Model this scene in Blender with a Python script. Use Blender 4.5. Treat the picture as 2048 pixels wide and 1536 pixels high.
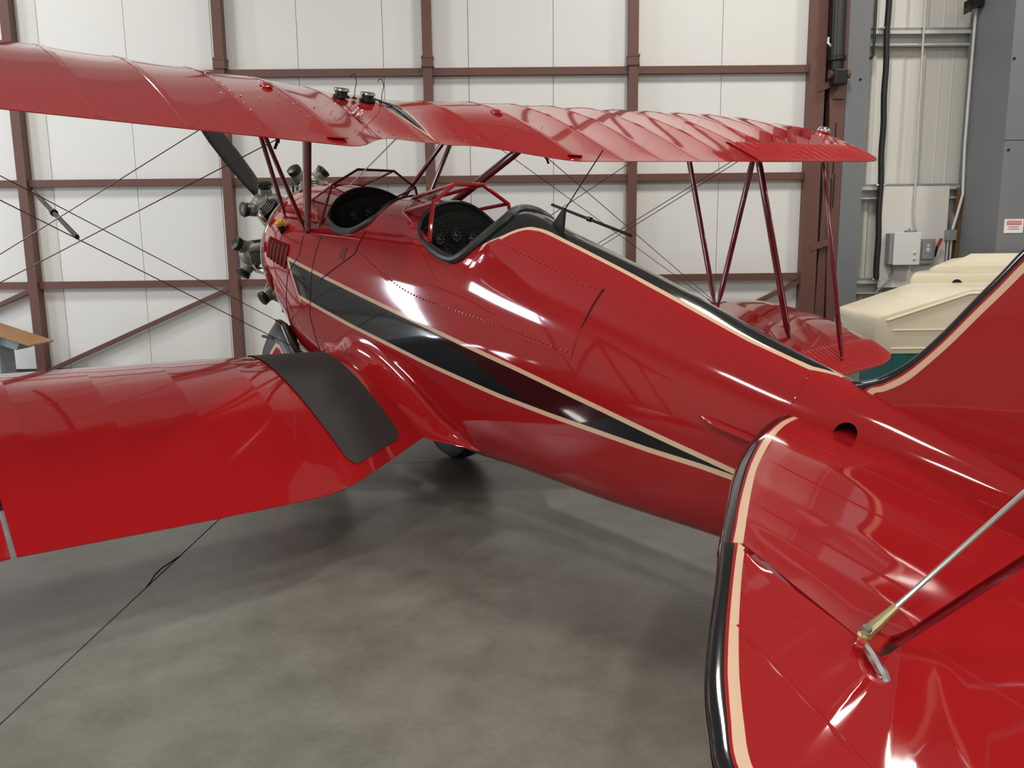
import bpy, bmesh, math, random
from mathutils import Vector, Matrix
for o in list(bpy.data.objects): bpy.data.objects.remove(o)
random.seed(7)
SC = bpy.context.scene
COL = SC.collection
PI = math.pi

# ---------------------------------------------------------------- camera, world, lights, exposure
CAM_H = 1.5193
R_RIGHT, R_UP, R_FWD = (.99993069, -.00192532, -.01161527), (.01177375, .16351484, .98647062), (0, .986539, -.16352618)
def _cam():
    cd = bpy.data.cameras.new('camera'); co = bpy.data.objects.new('camera', cd); COL.objects.link(co)
    # columns: right, up, backwards
    r, f = Vector((.99993069, .0, -.01177375)), Vector((0, .98653900, -.16352618))
    r = (r-f*r.dot(f)).normalized(); u = r.cross(f)
    m = Matrix((( r.x, u.x, -f.x, 0), (r.y, u.y, -f.y, 0), (r.z, u.z, -f.z, CAM_H), (0, 0, 0, 1)))
    co.matrix_world = m
    cd.sensor_width = 36; cd.lens = 1657/2048*36; cd.clip_start = .05; cd.clip_end = 100
    SC.camera = co
_cam()
w = bpy.data.worlds.new('world'); SC.world = w; w.use_nodes = True
w.node_tree.nodes['Background'].inputs[0].default_value = (.8, .88, 1, 1)
w.node_tree.nodes['Background'].inputs[1].default_value = .3
def area(name, loc, to, sx, sy, power, color=(1, 1, 1)):
    l = bpy.data.lights.new(name, 'AREA'); l.shape = 'RECTANGLE'; l.size = sx; l.size_y = sy
    l.energy = power; l.color = color
    o = bpy.data.objects.new(name, l); COL.objects.link(o); o.location = loc
    o.rotation_euler = (Vector(to)-Vector(loc)).to_track_quat('-Z', 'Y').to_euler()
    return o
for y, xs_, pw in ((-6, (-7.5, -2.5, 2.5, 7.5), 100), (-1, (-7.5, -2.5, 2.5, 7.5), 125), (6.7, (-6.6, 2.4, 7.4), 185)):
    for x in xs_:
        area('high_bay_light', (x, y, 7.3), (x, y, 0), .5, 1.3, pw, (1, .96, .90))
area('left_doorway_daylight', (-11.7, 7.0, 1.9), (0, 7.0, 1.7), .42, 3.0, 170, (.82, .88, 1))
area('left_high_window', (-11.7, 3.9, 5.0), (0, 3, 1.5), 2.0, .9, 180, (.86, .9, 1))
area('rear_doorway_daylight', (-3, -11.4, 3.0), (0, 5, 1.5), 5.0, 3.6, 220, (.88, .94, 1))
SC.view_settings.view_transform = 'Standard'; SC.view_settings.look = 'None'
SC.view_settings.exposure = 0.20; SC.view_settings.gamma = 1; SC.view_settings.use_curve_mapping = False
#GEO-BEGIN
# aircraft frame: s = metres aft of the propeller hub, y = metres to the left, z = metres up
def interp(tab, s):
    # monotone cubic (pchip) interpolation of a table [(s, v), ...]
    if s <= tab[0][0]: return tab[0][1]
    if s >= tab[-1][0]: return tab[-1][1]
    n = len(tab)
    h = [tab[i+1][0]-tab[i][0] for i in range(n-1)]
    d = [(tab[i+1][1]-tab[i][1])/h[i] for i in range(n-1)]
    m = [d[0]] + [0 if d[i-1]*d[i] <= 0 else 2*d[i-1]*d[i]/(d[i-1]+d[i]) for i in range(1, n-1)] + [d[-1]]
    for i in range(n-1):
        if s <= tab[i+1][0]:
            t = (s-tab[i][0])/h[i]
            return ((1+2*t)*(1-t)**2*tab[i][1] + t*(1-t)**2*h[i]*m[i]
                    + t*t*(3-2*t)*tab[i+1][1] + t*t*(t-1)*h[i]*m[i+1])
FUS_ZT = [(.33,.40),(.45,.435),(.7,.47),(1.1,.505),(1.65,.55),(2.2,.60),(2.62,.655),(2.8,.668),(3.06,.631),(3.71,.554),(4.3,.465),(4.67,.414),(5.0,.375),(5.5,.29),(5.82,.22)]
FUS_ZB = [(.33,-.56),(.45,-.60),(.7,-.70),(1.0,-.79),(1.6,-.81),(2.2,-.775),(2.9,-.70),(3.2,-.64),(3.9,-.525),(4.5,-.41),(5.0,-.33),(5.82,-.18)]
FUS_YM = [(.33,.475),(.45,.495),(.7,.515),(1.1,.51),(1.65,.487),(2.2,.455),(2.8,.42),(3.3,.38),(3.9,.32),(4.5,.245),(5.0,.17),(5.5,.09),(5.82,.05)]
FUS_ZM = [(.33,-.08),(1.0,-.12),(2.2,-.07),(3.3,-.08),(4.5,-.02),(5.82,.05)]
FUS_NL = [(.33,2.0),(.7,2.4),(1.1,3.4),(3.0,4.0),(4.5,4.0),(5.82,2.5)]
FUS_NU = [(.33,2.0),(2.2,2.05),(3.0,2.0),(4.6,2.0),(5.82,2.0)]
STR = [0,.09,.2,.3,.4,.5,.6,.7,.82,1.0]
def fus_smooth(s, a):
    # a in [0,1]: 0 = bottom centre ... .5 = widest point ... 1 = top centre (left side)
    import math
    ym, zm = interp(FUS_YM, s), interp(FUS_ZM, s)
    if a >= .5:
        n, H, th = interp(FUS_NU, s), interp(FUS_ZT, s)-zm, (a-.5)*math.pi
        return ym*max(0, math.cos(th))**(2/n), zm+H*max(0, math.sin(th))**(2/n)
    n, H, th = interp(FUS_NL, s), zm-interp(FUS_ZB, s), (.5-a)*math.pi
    return ym*max(0, math.cos(th))**(2/n), zm-H*max(0, math.sin(th))**(2/n)
def fus(s, a):
    y, z = fus_smooth(s, a)
    w = min(1, max(0, (s-2.9)/.8))*.75 if s < 4.55 else .75*max(0, 1-(s-4.55)/.1)
    if w > 0 and a > .5:
        u = (a-.5)/.5
        for i in range(len(STR)-1):
            if u <= STR[i+1]: break
        f = (u-STR[i])/(STR[i+1]-STR[i])
        p, q = fus_smooth(s, .5+STR[i]*.5), fus_smooth(s, .5+STR[i+1]*.5)
        y, z = y*(1-w)+(p[0]*(1-f)+q[0]*f)*w, z*(1-w)+(p[1]*(1-f)+q[1]*f)*w
    return y, z
def fus_y(s, z):
    # half width of the fuselage at height z
    import math
    ym, zm = interp(FUS_YM, s), interp(FUS_ZM, s)
    if z >= zm: n, H = interp(FUS_NU, s), interp(FUS_ZT, s)-zm
    else: n, H = interp(FUS_NL, s), zm-interp(FUS_ZB, s)
    q = abs(z-zm)/H
    return 0 if q >= 1 else ym*(1-q**n)**(1/n)
def fus_z(s, y):
    # height of the top surface at offset y
    ym, zm, n = interp(FUS_YM, s), interp(FUS_ZM, s), interp(FUS_NU, s)
    q = min(.999, abs(y)/ym)
    return zm+(interp(FUS_ZT, s)-zm)*(1-q**n)**(1/n)
CU = [(0,.035),(.0125,.0545),(.025,.065),(.05,.079),(.075,.0885),(.1,.096),(.15,.1069),(.2,.1136),(.3,.117),(.4,.114),(.5,.1052),(.6,.0915),(.7,.0735),(.8,.0522),(.9,.028),(.95,.0149),(1,.003)]
CL = [(0,.035),(.0125,.0193),(.025,.0147),(.05,.0093),(.075,.0063),(.1,.0042),(.15,.0015),(.2,.0003),(.3,0),(1,0)]
INC = .07
UW = dict(yc=.13, te=2.443, z=.8756, dih=.041, ch=1.498, half=4.57, ta=1.25, tle=1.05, tte=.392, tea=.55)
LW = dict(yc=0, te=3.164, z=-.6355, dih=.0341, ch=1.498, half=4.09, ta=.85, tle=1.15, tte=.25, tea=.5)
def wing_edges(W, y):
    import math
    a = abs(y-W['yc'])
    le, te = W['te']-W['ch'], W['te']
    t = max(0, (a-(W['half']-W['ta']))/W['ta']); le += W['tle']*(1-math.sqrt(max(0, 1-t*t)))
    t = max(0, (a-(W['half']-W['tea']))/W['tea']); te -= W['tte']*(1-math.sqrt(max(0, 1-t*t)))
    if W is UW:
        t = min(1, max(0, (.80-a)/.56)); te -= .45*t*t*(3-2*t)
    else:
        d = W['te']-(2.762+.571*(a-.526)); r = .035   # diagonal root edge with a small rounded corner
        te -= .5*(d+math.sqrt(d*d+4*r*r)) if d > -.3 else 0
    return le, te
def wing_pt(W, y, s, top):
    le, te = wing_edges(W, y)
    th = max(.02, te-le)
    c = min(1, max(0, (s-le)/th))
    base = W['z']+W['dih']*abs(y)+INC*(W['te']-s)
    tk = th if te > W['te']-.03 or W is LW and abs(y) > 1.3 else th*.5+W['ch']*.5*(1-c**3)+th*.5*c**3-W['ch']*.0
    tk = min(th*1.25, tk)
    u, l = interp(CU, c)*tk*(.93 if c > .03 and (W is UW or y > 0) else 1), interp(CL, c)*tk
    return base+(u if top else l)
#GEO-END

# ---------------------------------------------------------------- helpers
def tag(o, label=None, cat=None, group=None, kind=None):
    if label: o['label'] = label
    if cat: o['category'] = cat
    if group: o['group'] = group
    if kind: o['kind'] = kind
    return o
def nt_new(name):
    m = bpy.data.materials.new(name); m.use_nodes = True
    return m, m.node_tree, m.node_tree.nodes['Principled BSDF']
def mat(name, c, rough=.5, metal=0, coat=0, bump=None, var=None, spec=None, ior=None):
    m, t, b = nt_new(name)
    b.inputs['Base Color'].default_value = (*c, 1); b.inputs['Roughness'].default_value = rough
    b.inputs['Metallic'].default_value = metal
    if coat: b.inputs['Coat Weight'].default_value = coat; b.inputs['Coat Roughness'].default_value = .02
    if spec is not None: b.inputs['Specular IOR Level'].default_value = spec
    if ior: b.inputs['IOR'].default_value = ior
    if var or bump:
        tc = t.nodes.new('ShaderNodeTexCoord')
        n = t.nodes.new('ShaderNodeTexNoise'); n.inputs['Scale'].default_value = (var or bump)[0]; n.inputs['Detail'].default_value = 6
        t.links.new(tc.outputs['Object'], n.inputs['Vector'])
        if var:
            mx = t.nodes.new('ShaderNodeMix'); mx.data_type = 'RGBA'
            mx.inputs['A'].default_value = (*c, 1); mx.inputs['B'].default_value = (*[q*var[1] for q in c], 1)
            t.links.new(n.outputs['Fac'], mx.inputs['Factor']); t.links.new(mx.outputs['Result'], b.inputs['Base Color'])
        if bump:
            n2 = t.nodes.new('ShaderNodeTexNoise'); n2.inputs['Scale'].default_value = bump[0]; n2.inputs['Detail'].default_value = 4
            t.links.new(tc.outputs['Object'], n2.inputs['Vector'])
            bm_ = t.nodes.new('ShaderNodeBump'); bm_.inputs['Strength'].default_value = bump[1]; bm_.inputs['Distance'].default_value = .01
            t.links.new(n2.outputs['Fac'], bm_.inputs['Height']); t.links.new(bm_.outputs['Normal'], b.inputs['Normal'])
    return m
class X:
    # tiny expression wrapper over math nodes
    def __init__(s, t, v): s.t, s.v = t, v
    def op(s, o, b=None, c=None):
        n = s.t.nodes.new('ShaderNodeMath'); n.operation = o
        for i, q in enumerate((s, b, c)):
            if q is None: continue
            if isinstance(q, X):
                if isinstance(q.v, (int, float)): n.inputs[i].default_value = q.v
                else: s.t.links.new(q.v, n.inputs[i])
            else: n.inputs[i].default_value = q
        return X(s.t, n.outputs[0])
    def __add__(s, b): return s.op('ADD', b)
    def __sub__(s, b): return s.op('SUBTRACT', b)
    def __mul__(s, b): return s.op('MULTIPLY', b)
    def abs(s): return s.op('ABSOLUTE')
    def gt(s, b): return s.op('GREATER_THAN', b)
    def lt(s, b): return s.op('LESS_THAN', b)
    def max(s, b): return s.op('MAXIMUM', b)
    def min(s, b): return s.op('MINIMUM', b)
    def curve(s, pts, x1):
        n = s.t.nodes.new('ShaderNodeFloatCurve'); cv = n.mapping.curves[0]
        q = s*(1/x1); s.t.links.new(q.v, n.inputs['Value'])
        P = [(0, pts[0][1])]+list(pts)+[(x1, pts[-1][1])]
        while len(cv.points) < len(P): cv.points.new(.5, .5)
        for cp, (a, b) in zip(cv.points, P): cp.location = (a/x1, b); cp.handle_type = 'VECTOR'
        n.mapping.update()
        return X(s.t, n.outputs[0])
def coords(t):
    tc = t.nodes.new('ShaderNodeTexCoord'); sp = t.nodes.new('ShaderNodeSeparateXYZ')
    t.links.new(tc.outputs['Object'], sp.inputs[0])
    return [X(t, sp.outputs[i]) for i in range(3)]
RED, BLACK, CREAM = (.35, .0105, .0125), (.006, .006, .007), (.72, .50, .34)
def layered(name, build, rough=.07):
    # glossy red paint with black and cream painted areas given by mask expressions
    m, t, b = nt_new(name)
    s, y, z = coords(t); s = s*-1
    bl, cr = build(s, y, z)
    mx = t.nodes.new('ShaderNodeMix'); mx.data_type = 'RGBA'; mx.inputs['A'].default_value = (*RED, 1); mx.inputs['B'].default_value = (*BLACK, 1)
    t.links.new(bl.v, mx.inputs['Factor'])
    m2 = t.nodes.new('ShaderNodeMix'); m2.data_type = 'RGBA'; m2.inputs['B'].default_value = (*CREAM, 1)
    t.links.new(mx.outputs['Result'], m2.inputs['A']); t.links.new(cr.v, m2.inputs['Factor'])
    t.links.new(m2.outputs['Result'], b.inputs['Base Color'])
    b.inputs['Roughness'].default_value = rough
    b.inputs['Coat Weight'].default_value = .6; b.inputs['Coat Roughness'].default_value = .02
    return m
class MB:
    # collects faces of ONE mesh object
    def __init__(s): s.v, s.f, s.m = [], [], []
    def add(s, vs, fs, mi=0):
        o = len(s.v); s.v += [tuple(q) for q in vs]; s.f += [tuple(i+o for i in f) for f in fs]; s.m += [mi]*len(fs)
    def box(s, c, d, R=None, mi=0):
        vs = [Vector((x*d[0]/2, y*d[1]/2, z*d[2]/2)) for x in (-1, 1) for y in (-1, 1) for z in (-1, 1)]
        vs = [(R @ q if R else q)+Vector(c) for q in vs]
        s.add(vs, [(0, 1, 3, 2), (4, 6, 7, 5), (0, 4, 5, 1), (2, 3, 7, 6), (0, 2, 6, 4), (1, 5, 7, 3)], mi)
    def beam(s, a, b, w, h, up=(0, 0, 1), mi=0):
        a, b = Vector(a), Vector(b); d = (b-a).normalized(); x = d.cross(Vector(up)).normalized(); u = x.cross(d)
        vs = [p+x*w/2*i+u*h/2*j for p in (a, b) for i, j in ((-1, -1), (1, -1), (1, 1), (-1, 1))]
        s.add(vs, [(3, 2, 1, 0), (4, 5, 6, 7)]+[(i, (i+1) % 4, (i+1) % 4+4, i+4) for i in range(4)], mi)
    def tube(s, pts, r, n=8, mi=0, closed=False, ry=None, chord=None):
        pts = [Vector(p) for p in pts]; N = len(pts)
        rs = r if isinstance(r, (list, tuple)) else [r]*N
        prev = None; rings = []
        for i, p in enumerate(pts):
            if closed: d = pts[(i+1) % N]-pts[i-1]
            else: d = pts[min(i+1, N-1)]-pts[max(i-1, 0)]
            d.normalize()
            if chord is not None: x = Vector(chord)-d*d.dot(Vector(chord))
            elif prev is None: x = d.cross(Vector((0, 0, 1)) if abs(d.z) < .9 else Vector((1, 0, 0)))
            else: x = prev-d*prev.dot(d)
            x.normalize(); prev = x; yv = d.cross(x)
            k = ry/rs[i] if ry else 1
            rings.append([p+x*rs[i]*math.cos(2*PI*j/n)+yv*rs[i]*k*math.sin(2*PI*j/n) for j in range(n)])
        vs = [q for g in rings for q in g]; fs = []
        for i in range(N if closed else N-1):
            for j in range(n):
                a, b = i*n, ((i+1) % N)*n
                fs.append((a+j, a+(j+1) % n, b+(j+1) % n, b+j))
        if not closed: fs += [tuple(range(n))[::-1], tuple(range((N-1)*n, N*n))]
        s.add(vs, fs, mi)
    def lathe(s, prof, axis=(0, 0, 1), o=(0, 0, 0), n=20, mi=0, cap=True):
        ax = Vector(axis).normalized(); x = ax.orthogonal().normalized(); y = ax.cross(x); o = Vector(o)
        vs = [o+ax*h+(x*math.cos(2*PI*j/n)+y*math.sin(2*PI*j/n))*r for r, h in prof for j in range(n)]
        fs = [(i*n+j, i*n+(j+1) % n, (i+1)*n+(j+1) % n, (i+1)*n+j) for i in range(len(prof)-1) for j in range(n)]
        if cap: fs += [tuple(range(n))[::-1], tuple(range((len(prof)-1)*n, len(prof)*n))]
        s.add(vs, fs, mi)
    def prism(s, poly, a, b, mi=0):
        # poly: 3-D points, swept by vector from offset a to offset b
        a, b = Vector(a), Vector(b); n = len(poly)
        vs = [Vector(p)+a for p in poly]+[Vector(p)+b for p in poly]
        s.add(vs, [tuple(range(n))[::-1], tuple(range(n, 2*n))]+[(i, (i+1) % n, (i+1) % n+n, i+n) for i in range(n)], mi)
    def sphere(s, c, r, n=8, mi=0, sc=(1, 1, 1)):
        vs = [Vector(c)+Vector((sc[0]*r*math.sin(PI*i/n)*math.cos(2*PI*j/n), sc[1]*r*math.sin(PI*i/n)*math.sin(2*PI*j/n), sc[2]*r*math.cos(PI*i/n))) for i in range(n+1) for j in range(n)]
        s.add(vs, [(i*n+j, (i+1)*n+j, (i+1)*n+(j+1) % n, i*n+(j+1) % n) for i in range(n) for j in range(n)], mi)
    def build(s, name, mats, parent=None, smooth=35, loc=None, bevel=0, fixn=True):
        me = bpy.data.meshes.new(name); me.from_pydata(s.v, [], s.f)
        for q in (mats if isinstance(mats, (list, tuple)) else [mats]): me.materials.append(q)
        me.polygons.foreach_set('material_index', s.m)
        if fixn or bevel:
            bm = bmesh.new(); bm.from_mesh(me)
            bmesh.ops.remove_doubles(bm, verts=bm.verts, dist=1e-5)
            if fixn: bmesh.ops.recalc_face_normals(bm, faces=bm.faces)
            if bevel:
                es = [e for e in bm.edges if len(e.link_faces) == 2 and e.calc_face_angle(0) > .6]
                bmesh.ops.bevel(bm, geom=es, offset=bevel, segments=2, affect='EDGES', profile=.6)
            bm.to_mesh(me); bm.free()
        if smooth:
            me.polygons.foreach_set('use_smooth', [True]*len(me.polygons)); me.set_sharp_from_angle(angle=math.radians(smooth))
        o = bpy.data.objects.new(name, me); COL.objects.link(o)
        if parent: o.parent = parent
        if loc is not None: o.location = loc
        return o
def empty(name, loc, label=None, cat=None, group=None, kind=None):
    o = bpy.data.objects.new(name, None); COL.objects.link(o); o.location = loc; o.empty_display_size = .2
    return tag(o, label, cat, group, kind)
def Wp(x, dep, z):
    # hangar-door wall coordinates: x along it, dep metres in front of it
    c, s_ = math.cos(.015055), math.sin(.015055)
    return Vector((x*c+dep*s_, 10.3485+x*s_-dep*c, z))
WR = Matrix.Rotation(.015055, 3, 'Z')
def wbox(mb, x0, x1, d0, d1, z0, z1, mi=0):
    mb.box(Wp((x0+x1)/2, (d0+d1)/2, (z0+z1)/2), (x1-x0, d1-d0, z1-z0), WR, mi)

def sub(mb, name, m, parent, label=None, **k):
    return tag(mb.build(name, m, parent, **k), label)
# ---------------------------------------------------------------- materials
m_red = mat('red_paint', RED, .07, coat=.6)
m_black = mat('black_gloss', BLACK, .08, coat=.6)
m_cream = mat('cream_paint', CREAM, .15, coat=.4)
m_strut = mat('dark_red_strut', (.16, .009, .016), .12, coat=.5)
m_matblack = mat('matte_black', (.012, .012, .012), .6)
m_prop = mat('propeller_black', (.005, .005, .006), .42)
m_fair = mat('fairing_black', (.007, .007, .008), .32)
m_rubber = mat('rubber', (.018, .018, .019), .55, bump=(60, .2))
m_leather = mat('black_leather', (.02, .022, .022), .38, bump=(40, .25))
m_walk = mat('walkway_grit', (.017, .0175, .016), .6, var=(5, 1.6), bump=(220, .5))
m_pit = mat('cockpit_black', (.005, .005, .005), .7)
m_alu = mat('aluminium', (.62, .62, .60), .25, 1)
m_chrome = mat('chrome', (.85, .85, .83), .07, 1)
m_engine = mat('engine_grey', (.36, .355, .30), .4, .45, var=(18, .4))
m_enginedark = mat('engine_dark', (.035, .036, .03), .35, .7)
m_steelwire = mat('wire_steel', (.19, .175, .165), .35, .7)
m_bronze = mat('cadmium_fitting', (.55, .48, .25), .3, .9)
m_yellow = mat('yellow_cap', (.75, .42, .02), .4)
m_brown = mat('door_brown', (.152, .067, .052), .5, var=(3, .85))
m_white = mat('door_white', (.80, .80, .77), .45, var=(.6, .96))
m_sheet = mat('wall_sheet_white', (.74, .72, .66), .45, var=(1.2, .95))
m_grey = mat('column_grey', (.19, .20, .21), .5, var=(2, .92))
m_galv = mat('galvanised', (.66, .67, .64), .4, .25, var=(9, .8))
m_dark = mat('dark_gap', (.004, .004, .004), .8)
m_board = mat('painted_board', (.72, .70, .66), .5)
m_boxw = mat('enclosure_white', (.72, .72, .69), .4)
m_boxg = mat('enclosure_grey', (.27, .28, .28), .45)
m_handle = mat('red_handle', (.55, .03, .03), .4)
m_cart = mat('cart_cream', (.80, .72, .54), .3, coat=.2, var=(2, .96))
m_teal = mat('cart_teal', (.01, .15, .15), .3)
m_wood = mat('oak_board', (.46, .24, .10), .4, var=(12, .75))
m_stand = mat('stand_grey', (.30, .36, .40), .45)
m_ceil = mat('ceiling', (.48, .48, .47), .7)
m_wallgrey = mat('wall_far', (.5, .49, .46), .6)
m_wood2 = mat('brown_timber', (.20, .10, .04), .5, var=(10, .7))

def fus_paint(s, y, z):
    zu = s.curve([(p, v+.5) for p, v in ((.8, -.02), (3.3, -.02), (3.84, -.029), (4.12, -.037), (4.37, -.042), (4.55, -.046), (4.75, -.05))], 6)-.5
    zl = s.curve([(p, v+.5) for p, v in ((.85, -.236), (1.77, -.24), (2.57, -.225), (3.2, -.197), (3.56, -.168), (3.87, -.138), (4.14, -.113), (4.39, -.083), (4.52, -.073), (4.75, -.055))], 6)-.5
    front = s-(X(s.t, .874)-(z-zu)*.93)
    du, dl = (z-zu)*-1, z-zl
    ins = du.min(dl)
    band = ins.gt(-.012)*front.gt(-.014)*s.lt(4.75)
    core = ins.gt(.011)*front.gt(.014)*s.lt(4.7)
    spike = front.abs().lt(.014)*z.gt(-.275)*z.lt(-.2)
    w_ = s.curve(((2.6, .36), (2.76, .30), (2.866, .234), (2.914, .179), (2.963, .128), (3.03, .10), (3.09, .092), (3.32, .087), (3.8, .084), (4.36, .07), (4.64, .047), (4.74, .0)), 6)
    a = y.abs()-w_
    top = z.gt(.3)*s.gt(2.6)*s.lt(4.75)
    tcore, tband = a.lt(-.011)*top, a.abs().lt(.012)*top*s.gt(2.78)
    return core.max(tcore), (band*(core*-1+1)).max(spike).max(tband)
m_fus = layered('fuselage_paint', fus_paint)
def wing_paint(s, y, z):
    hw = (s-1.97)*-.15
    a = (y-.085).abs()
    on = s.lt(1.98)*z.gt(.9)
    return a.lt(hw-.014)*on, a.lt(hw)*a.gt(hw-.014)*on
m_wing = layered('upper_wing_paint', wing_paint)

def floor_mat():
    m, t, b = nt_new('concrete_floor')
    tc = t.nodes.new('ShaderNodeTexCoord')
    def noise(sc, det, rough=.6):
        n = t.nodes.new('ShaderNodeTexNoise'); n.inputs['Scale'].default_value = sc; n.inputs['Detail'].default_value = det; n.inputs['Roughness'].default_value = rough
        t.links.new(tc.outputs['Object'], n.inputs['Vector']); return X(t, n.outputs['Fac'])
    a, c, d = noise(.75, 8, .65), noise(4.5, 6), noise(40, 3)
    f = a*.5+c*.36+d*.14
    r = t.nodes.new('ShaderNodeValToRGB'); t.links.new(f.v, r.inputs[0])
    r.color_ramp.elements[0].position = .33; r.color_ramp.elements[0].color = (.108, .104, .085, 1)
    r.color_ramp.elements[1].position = .68; r.color_ramp.elements[1].color = (.26, .255, .217, 1)
    t.links.new(r.outputs[0], b.inputs['Base Color'])
    ro = a*.25+.22; t.links.new(ro.v, b.inputs['Roughness'])
    bp = t.nodes.new('ShaderNodeBump'); bp.inputs['Strength'].default_value = .05; bp.inputs['Distance'].default_value = .004
    t.links.new(c.v, bp.inputs['Height']); t.links.new(bp.outputs['Normal'], b.inputs['Normal'])
    return m
m_floor = floor_mat()
def glass_mat():
    m = bpy.data.materials.new('clear_pane'); m.use_nodes = True; t = m.node_tree
    for n in list(t.nodes): t.nodes.remove(n)
    o = t.nodes.new('ShaderNodeOutputMaterial'); mx = t.nodes.new('ShaderNodeMixShader')
    tr = t.nodes.new('ShaderNodeBsdfTransparent'); gl = t.nodes.new('ShaderNodeBsdfGlossy'); fr = t.nodes.new('ShaderNodeFresnel')
    tr.inputs[0].default_value = (.80, .80, .81, 1); gl.inputs['Roughness'].default_value = .02; fr.inputs[0].default_value = 1.14
    fs_ = t.nodes.new('ShaderNodeMath'); fs_.operation = 'MULTIPLY'; fs_.inputs[1].default_value = .45; t.links.new(fr.outputs[0], fs_.inputs[0]); t.links.new(fs_.outputs[0], mx.inputs[0]); t.links.new(tr.outputs[0], mx.inputs[1]); t.links.new(gl.outputs[0], mx.inputs[2])
    t.links.new(mx.outputs[0], o.inputs[0]); return m
m_glass = glass_mat()

# ---------------------------------------------------------------- the hangar
FX0, FX1, FY0, FY1, CZ = -12, 12, -12, 10.75, 8.0
fl = empty('floor', (0, 0, 0), kind='structure')
mb = MB(); mb.box((0, (FY0+FY1)/2, -.06), (FX1-FX0, FY1-FY0, .1)); mb.build('floor_base', m_dark, fl, smooth=0)
JX = -1.684
k = 0
for x0, x1 in ((FX0, -7.78), (-7.78, JX), (JX, 4.41), (4.41, FX1)):
    for y0, y1 in ((FY0, -.33), (-.33, 5.772), (5.772, FY1)):
        mb = MB(); g = .004
        mb.box(((x0+x1)/2, (y0+y1)/2, -.02), (x1-x0-2*g, y1-y0-2*g, .04))
        mb.build('concrete_slab', m_floor, fl, smooth=0)
mb = MB()
mb.tube([(-1.686, 3.97, .0005), (-1.696, 3.9, .0005), (-1.71, 3.82, .0005), (-1.708, 3.74, .0005), (-1.694, 3.66, .0005), (-1.686, 3.6, .0005)], .003, 5)
mb.build('floor_crack', m_dark, fl)
mb = MB(); mb.box((0, (FY0+FY1)/2, CZ+.05), (FX1-FX0, FY1-FY0, .1)); tag(mb.build('ceiling', m_ceil, smooth=0), kind='structure')
for nm, c, d in (('wall_left', (FX0-.05, (FY0+FY1)/2, CZ/2), (.1, FY1-FY0, CZ)), ('wall_right', (FX1+.05, (FY0+FY1)/2, CZ/2), (.1, FY1-FY0, CZ)), ('wall_front', (0, FY0-.05, CZ/2), (FX1-FX0, .1, CZ))):
    mb = MB(); mb.box(c, d); tag(mb.build(nm, m_wallgrey, smooth=0), kind='structure')

# the big hangar door: white panels on a brown steel frame
door = empty('door_1', Wp(-1, 0, 0), kind='structure'); DL = -Wp(-1, 0, 0)
XC, SP = 1.4904, 2.4493
Z1, Z2, Z3, Z4, ZT = 1.115, 2.335, 3.585, 4.83, 6.1
def dpart(mb, name, m, **k): return mb.build(name, m, door, loc=DL, **k)
seam = [-5.558-1.0205*i for i in range(5, 0, -1)]+[-5.558+1.0165*i for i in range(9)]+[3.604]
xs = [-11.8]+[q for q in seam if -11.7 < q < 3.7]
for a, b in zip(xs, xs[1:]):
    mb = MB(); wbox(mb, a+.003, b-.003, -.13, -.09, .06, ZT)
    dpart(mb, 'door_panel', m_white, smooth=0)
mb = MB(); wbox(mb, -11.8, 3.75, -.2, -.16, 0.02, ZT); dpart(mb, 'door_backing', m_dark, smooth=0)
for kx in range(-6, 1):
    x = XC+SP*kx
    mb = MB(); wbox(mb, x-.055, x+.055, -.09, .045, .0, ZT); dpart(mb, 'door_column', m_brown, smooth=0)
for kx in range(-6, 1):
    x = XC+SP*kx
    mb = MB(); wbox(mb, x-.066, x+.066, -.09, .056, 3.64, 3.75); wbox(mb, x-.072, x+.072, -.09, .062, 3.73, 3.755); wbox(mb, x-.072, x+.072, -.09, .062, 3.63, 3.65)
    dpart(mb, 'column_splice', m_brown, smooth=0)
mb = MB(); wbox(mb, 3.60, 3.785, -.12, .05, 0, ZT); dpart(mb, 'door_column', m_brown, smooth=0)
colx = [XC+SP*kx for kx in range(-6, 1)]+[3.655]
for a, b in zip(colx, colx[1:]):
    for z in (Z1, Z2, Z3, Z4):
        mb = MB(); wbox(mb, a+.055, b-.055, -.09, .0, z-.042, z+.042); dpart(mb, 'door_girt', m_brown, smooth=0)
    mb = MB(); mb.beam(Wp(a+.06, -.02, .05), Wp(b-.03, -.02, Z1-.05), .05, .075, (0, -1, 0)); dpart(mb, 'diagonal_brace', m_brown, smooth=0)
mb = MB(); wbox(mb, -11.8, 3.6, -.09, -.05, .0, .07); dpart(mb, 'bottom_seal', m_rubber, smooth=0)

# right of the door: lift arm, grey columns, corrugated wall, girts
mb = MB(); wbox(mb, 3.785, 3.86, -.2, -.15, 0, ZT); wbox(mb, 4.02, 4.30, -.3, -.26, 0, ZT); wbox(mb, 3.7, 4.12, -.35, -.3, 0, ZT)
dpart(mb, 'door_jamb_gap', m_dark, smooth=0)
arm = empty('door_lift_arm', Wp(3.93, -.05, 0), 'brown steel lift arm standing between the door edge and the grey column', 'door arm'); AL = -Wp(3.93, -.05, 0)
mb = MB()
mb.prism([Wp(3.855, .02, 3.42), Wp(4.06, .02, 3.42), Wp(4.05, .02, 0), Wp(3.97, .02, 0)], (0, 0, 0), WR @ Vector((0, .12, 0)))
mb.prism([Wp(3.84, .02, ZT), Wp(4.04, .02, ZT), Wp(4.06, .02, 3.42), Wp(3.855, .02, 3.42)], (0, 0, 0), WR @ Vector((0, .12, 0)))
mb.build('arm_plate', m_brown, arm, loc=AL, smooth=0)
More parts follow.
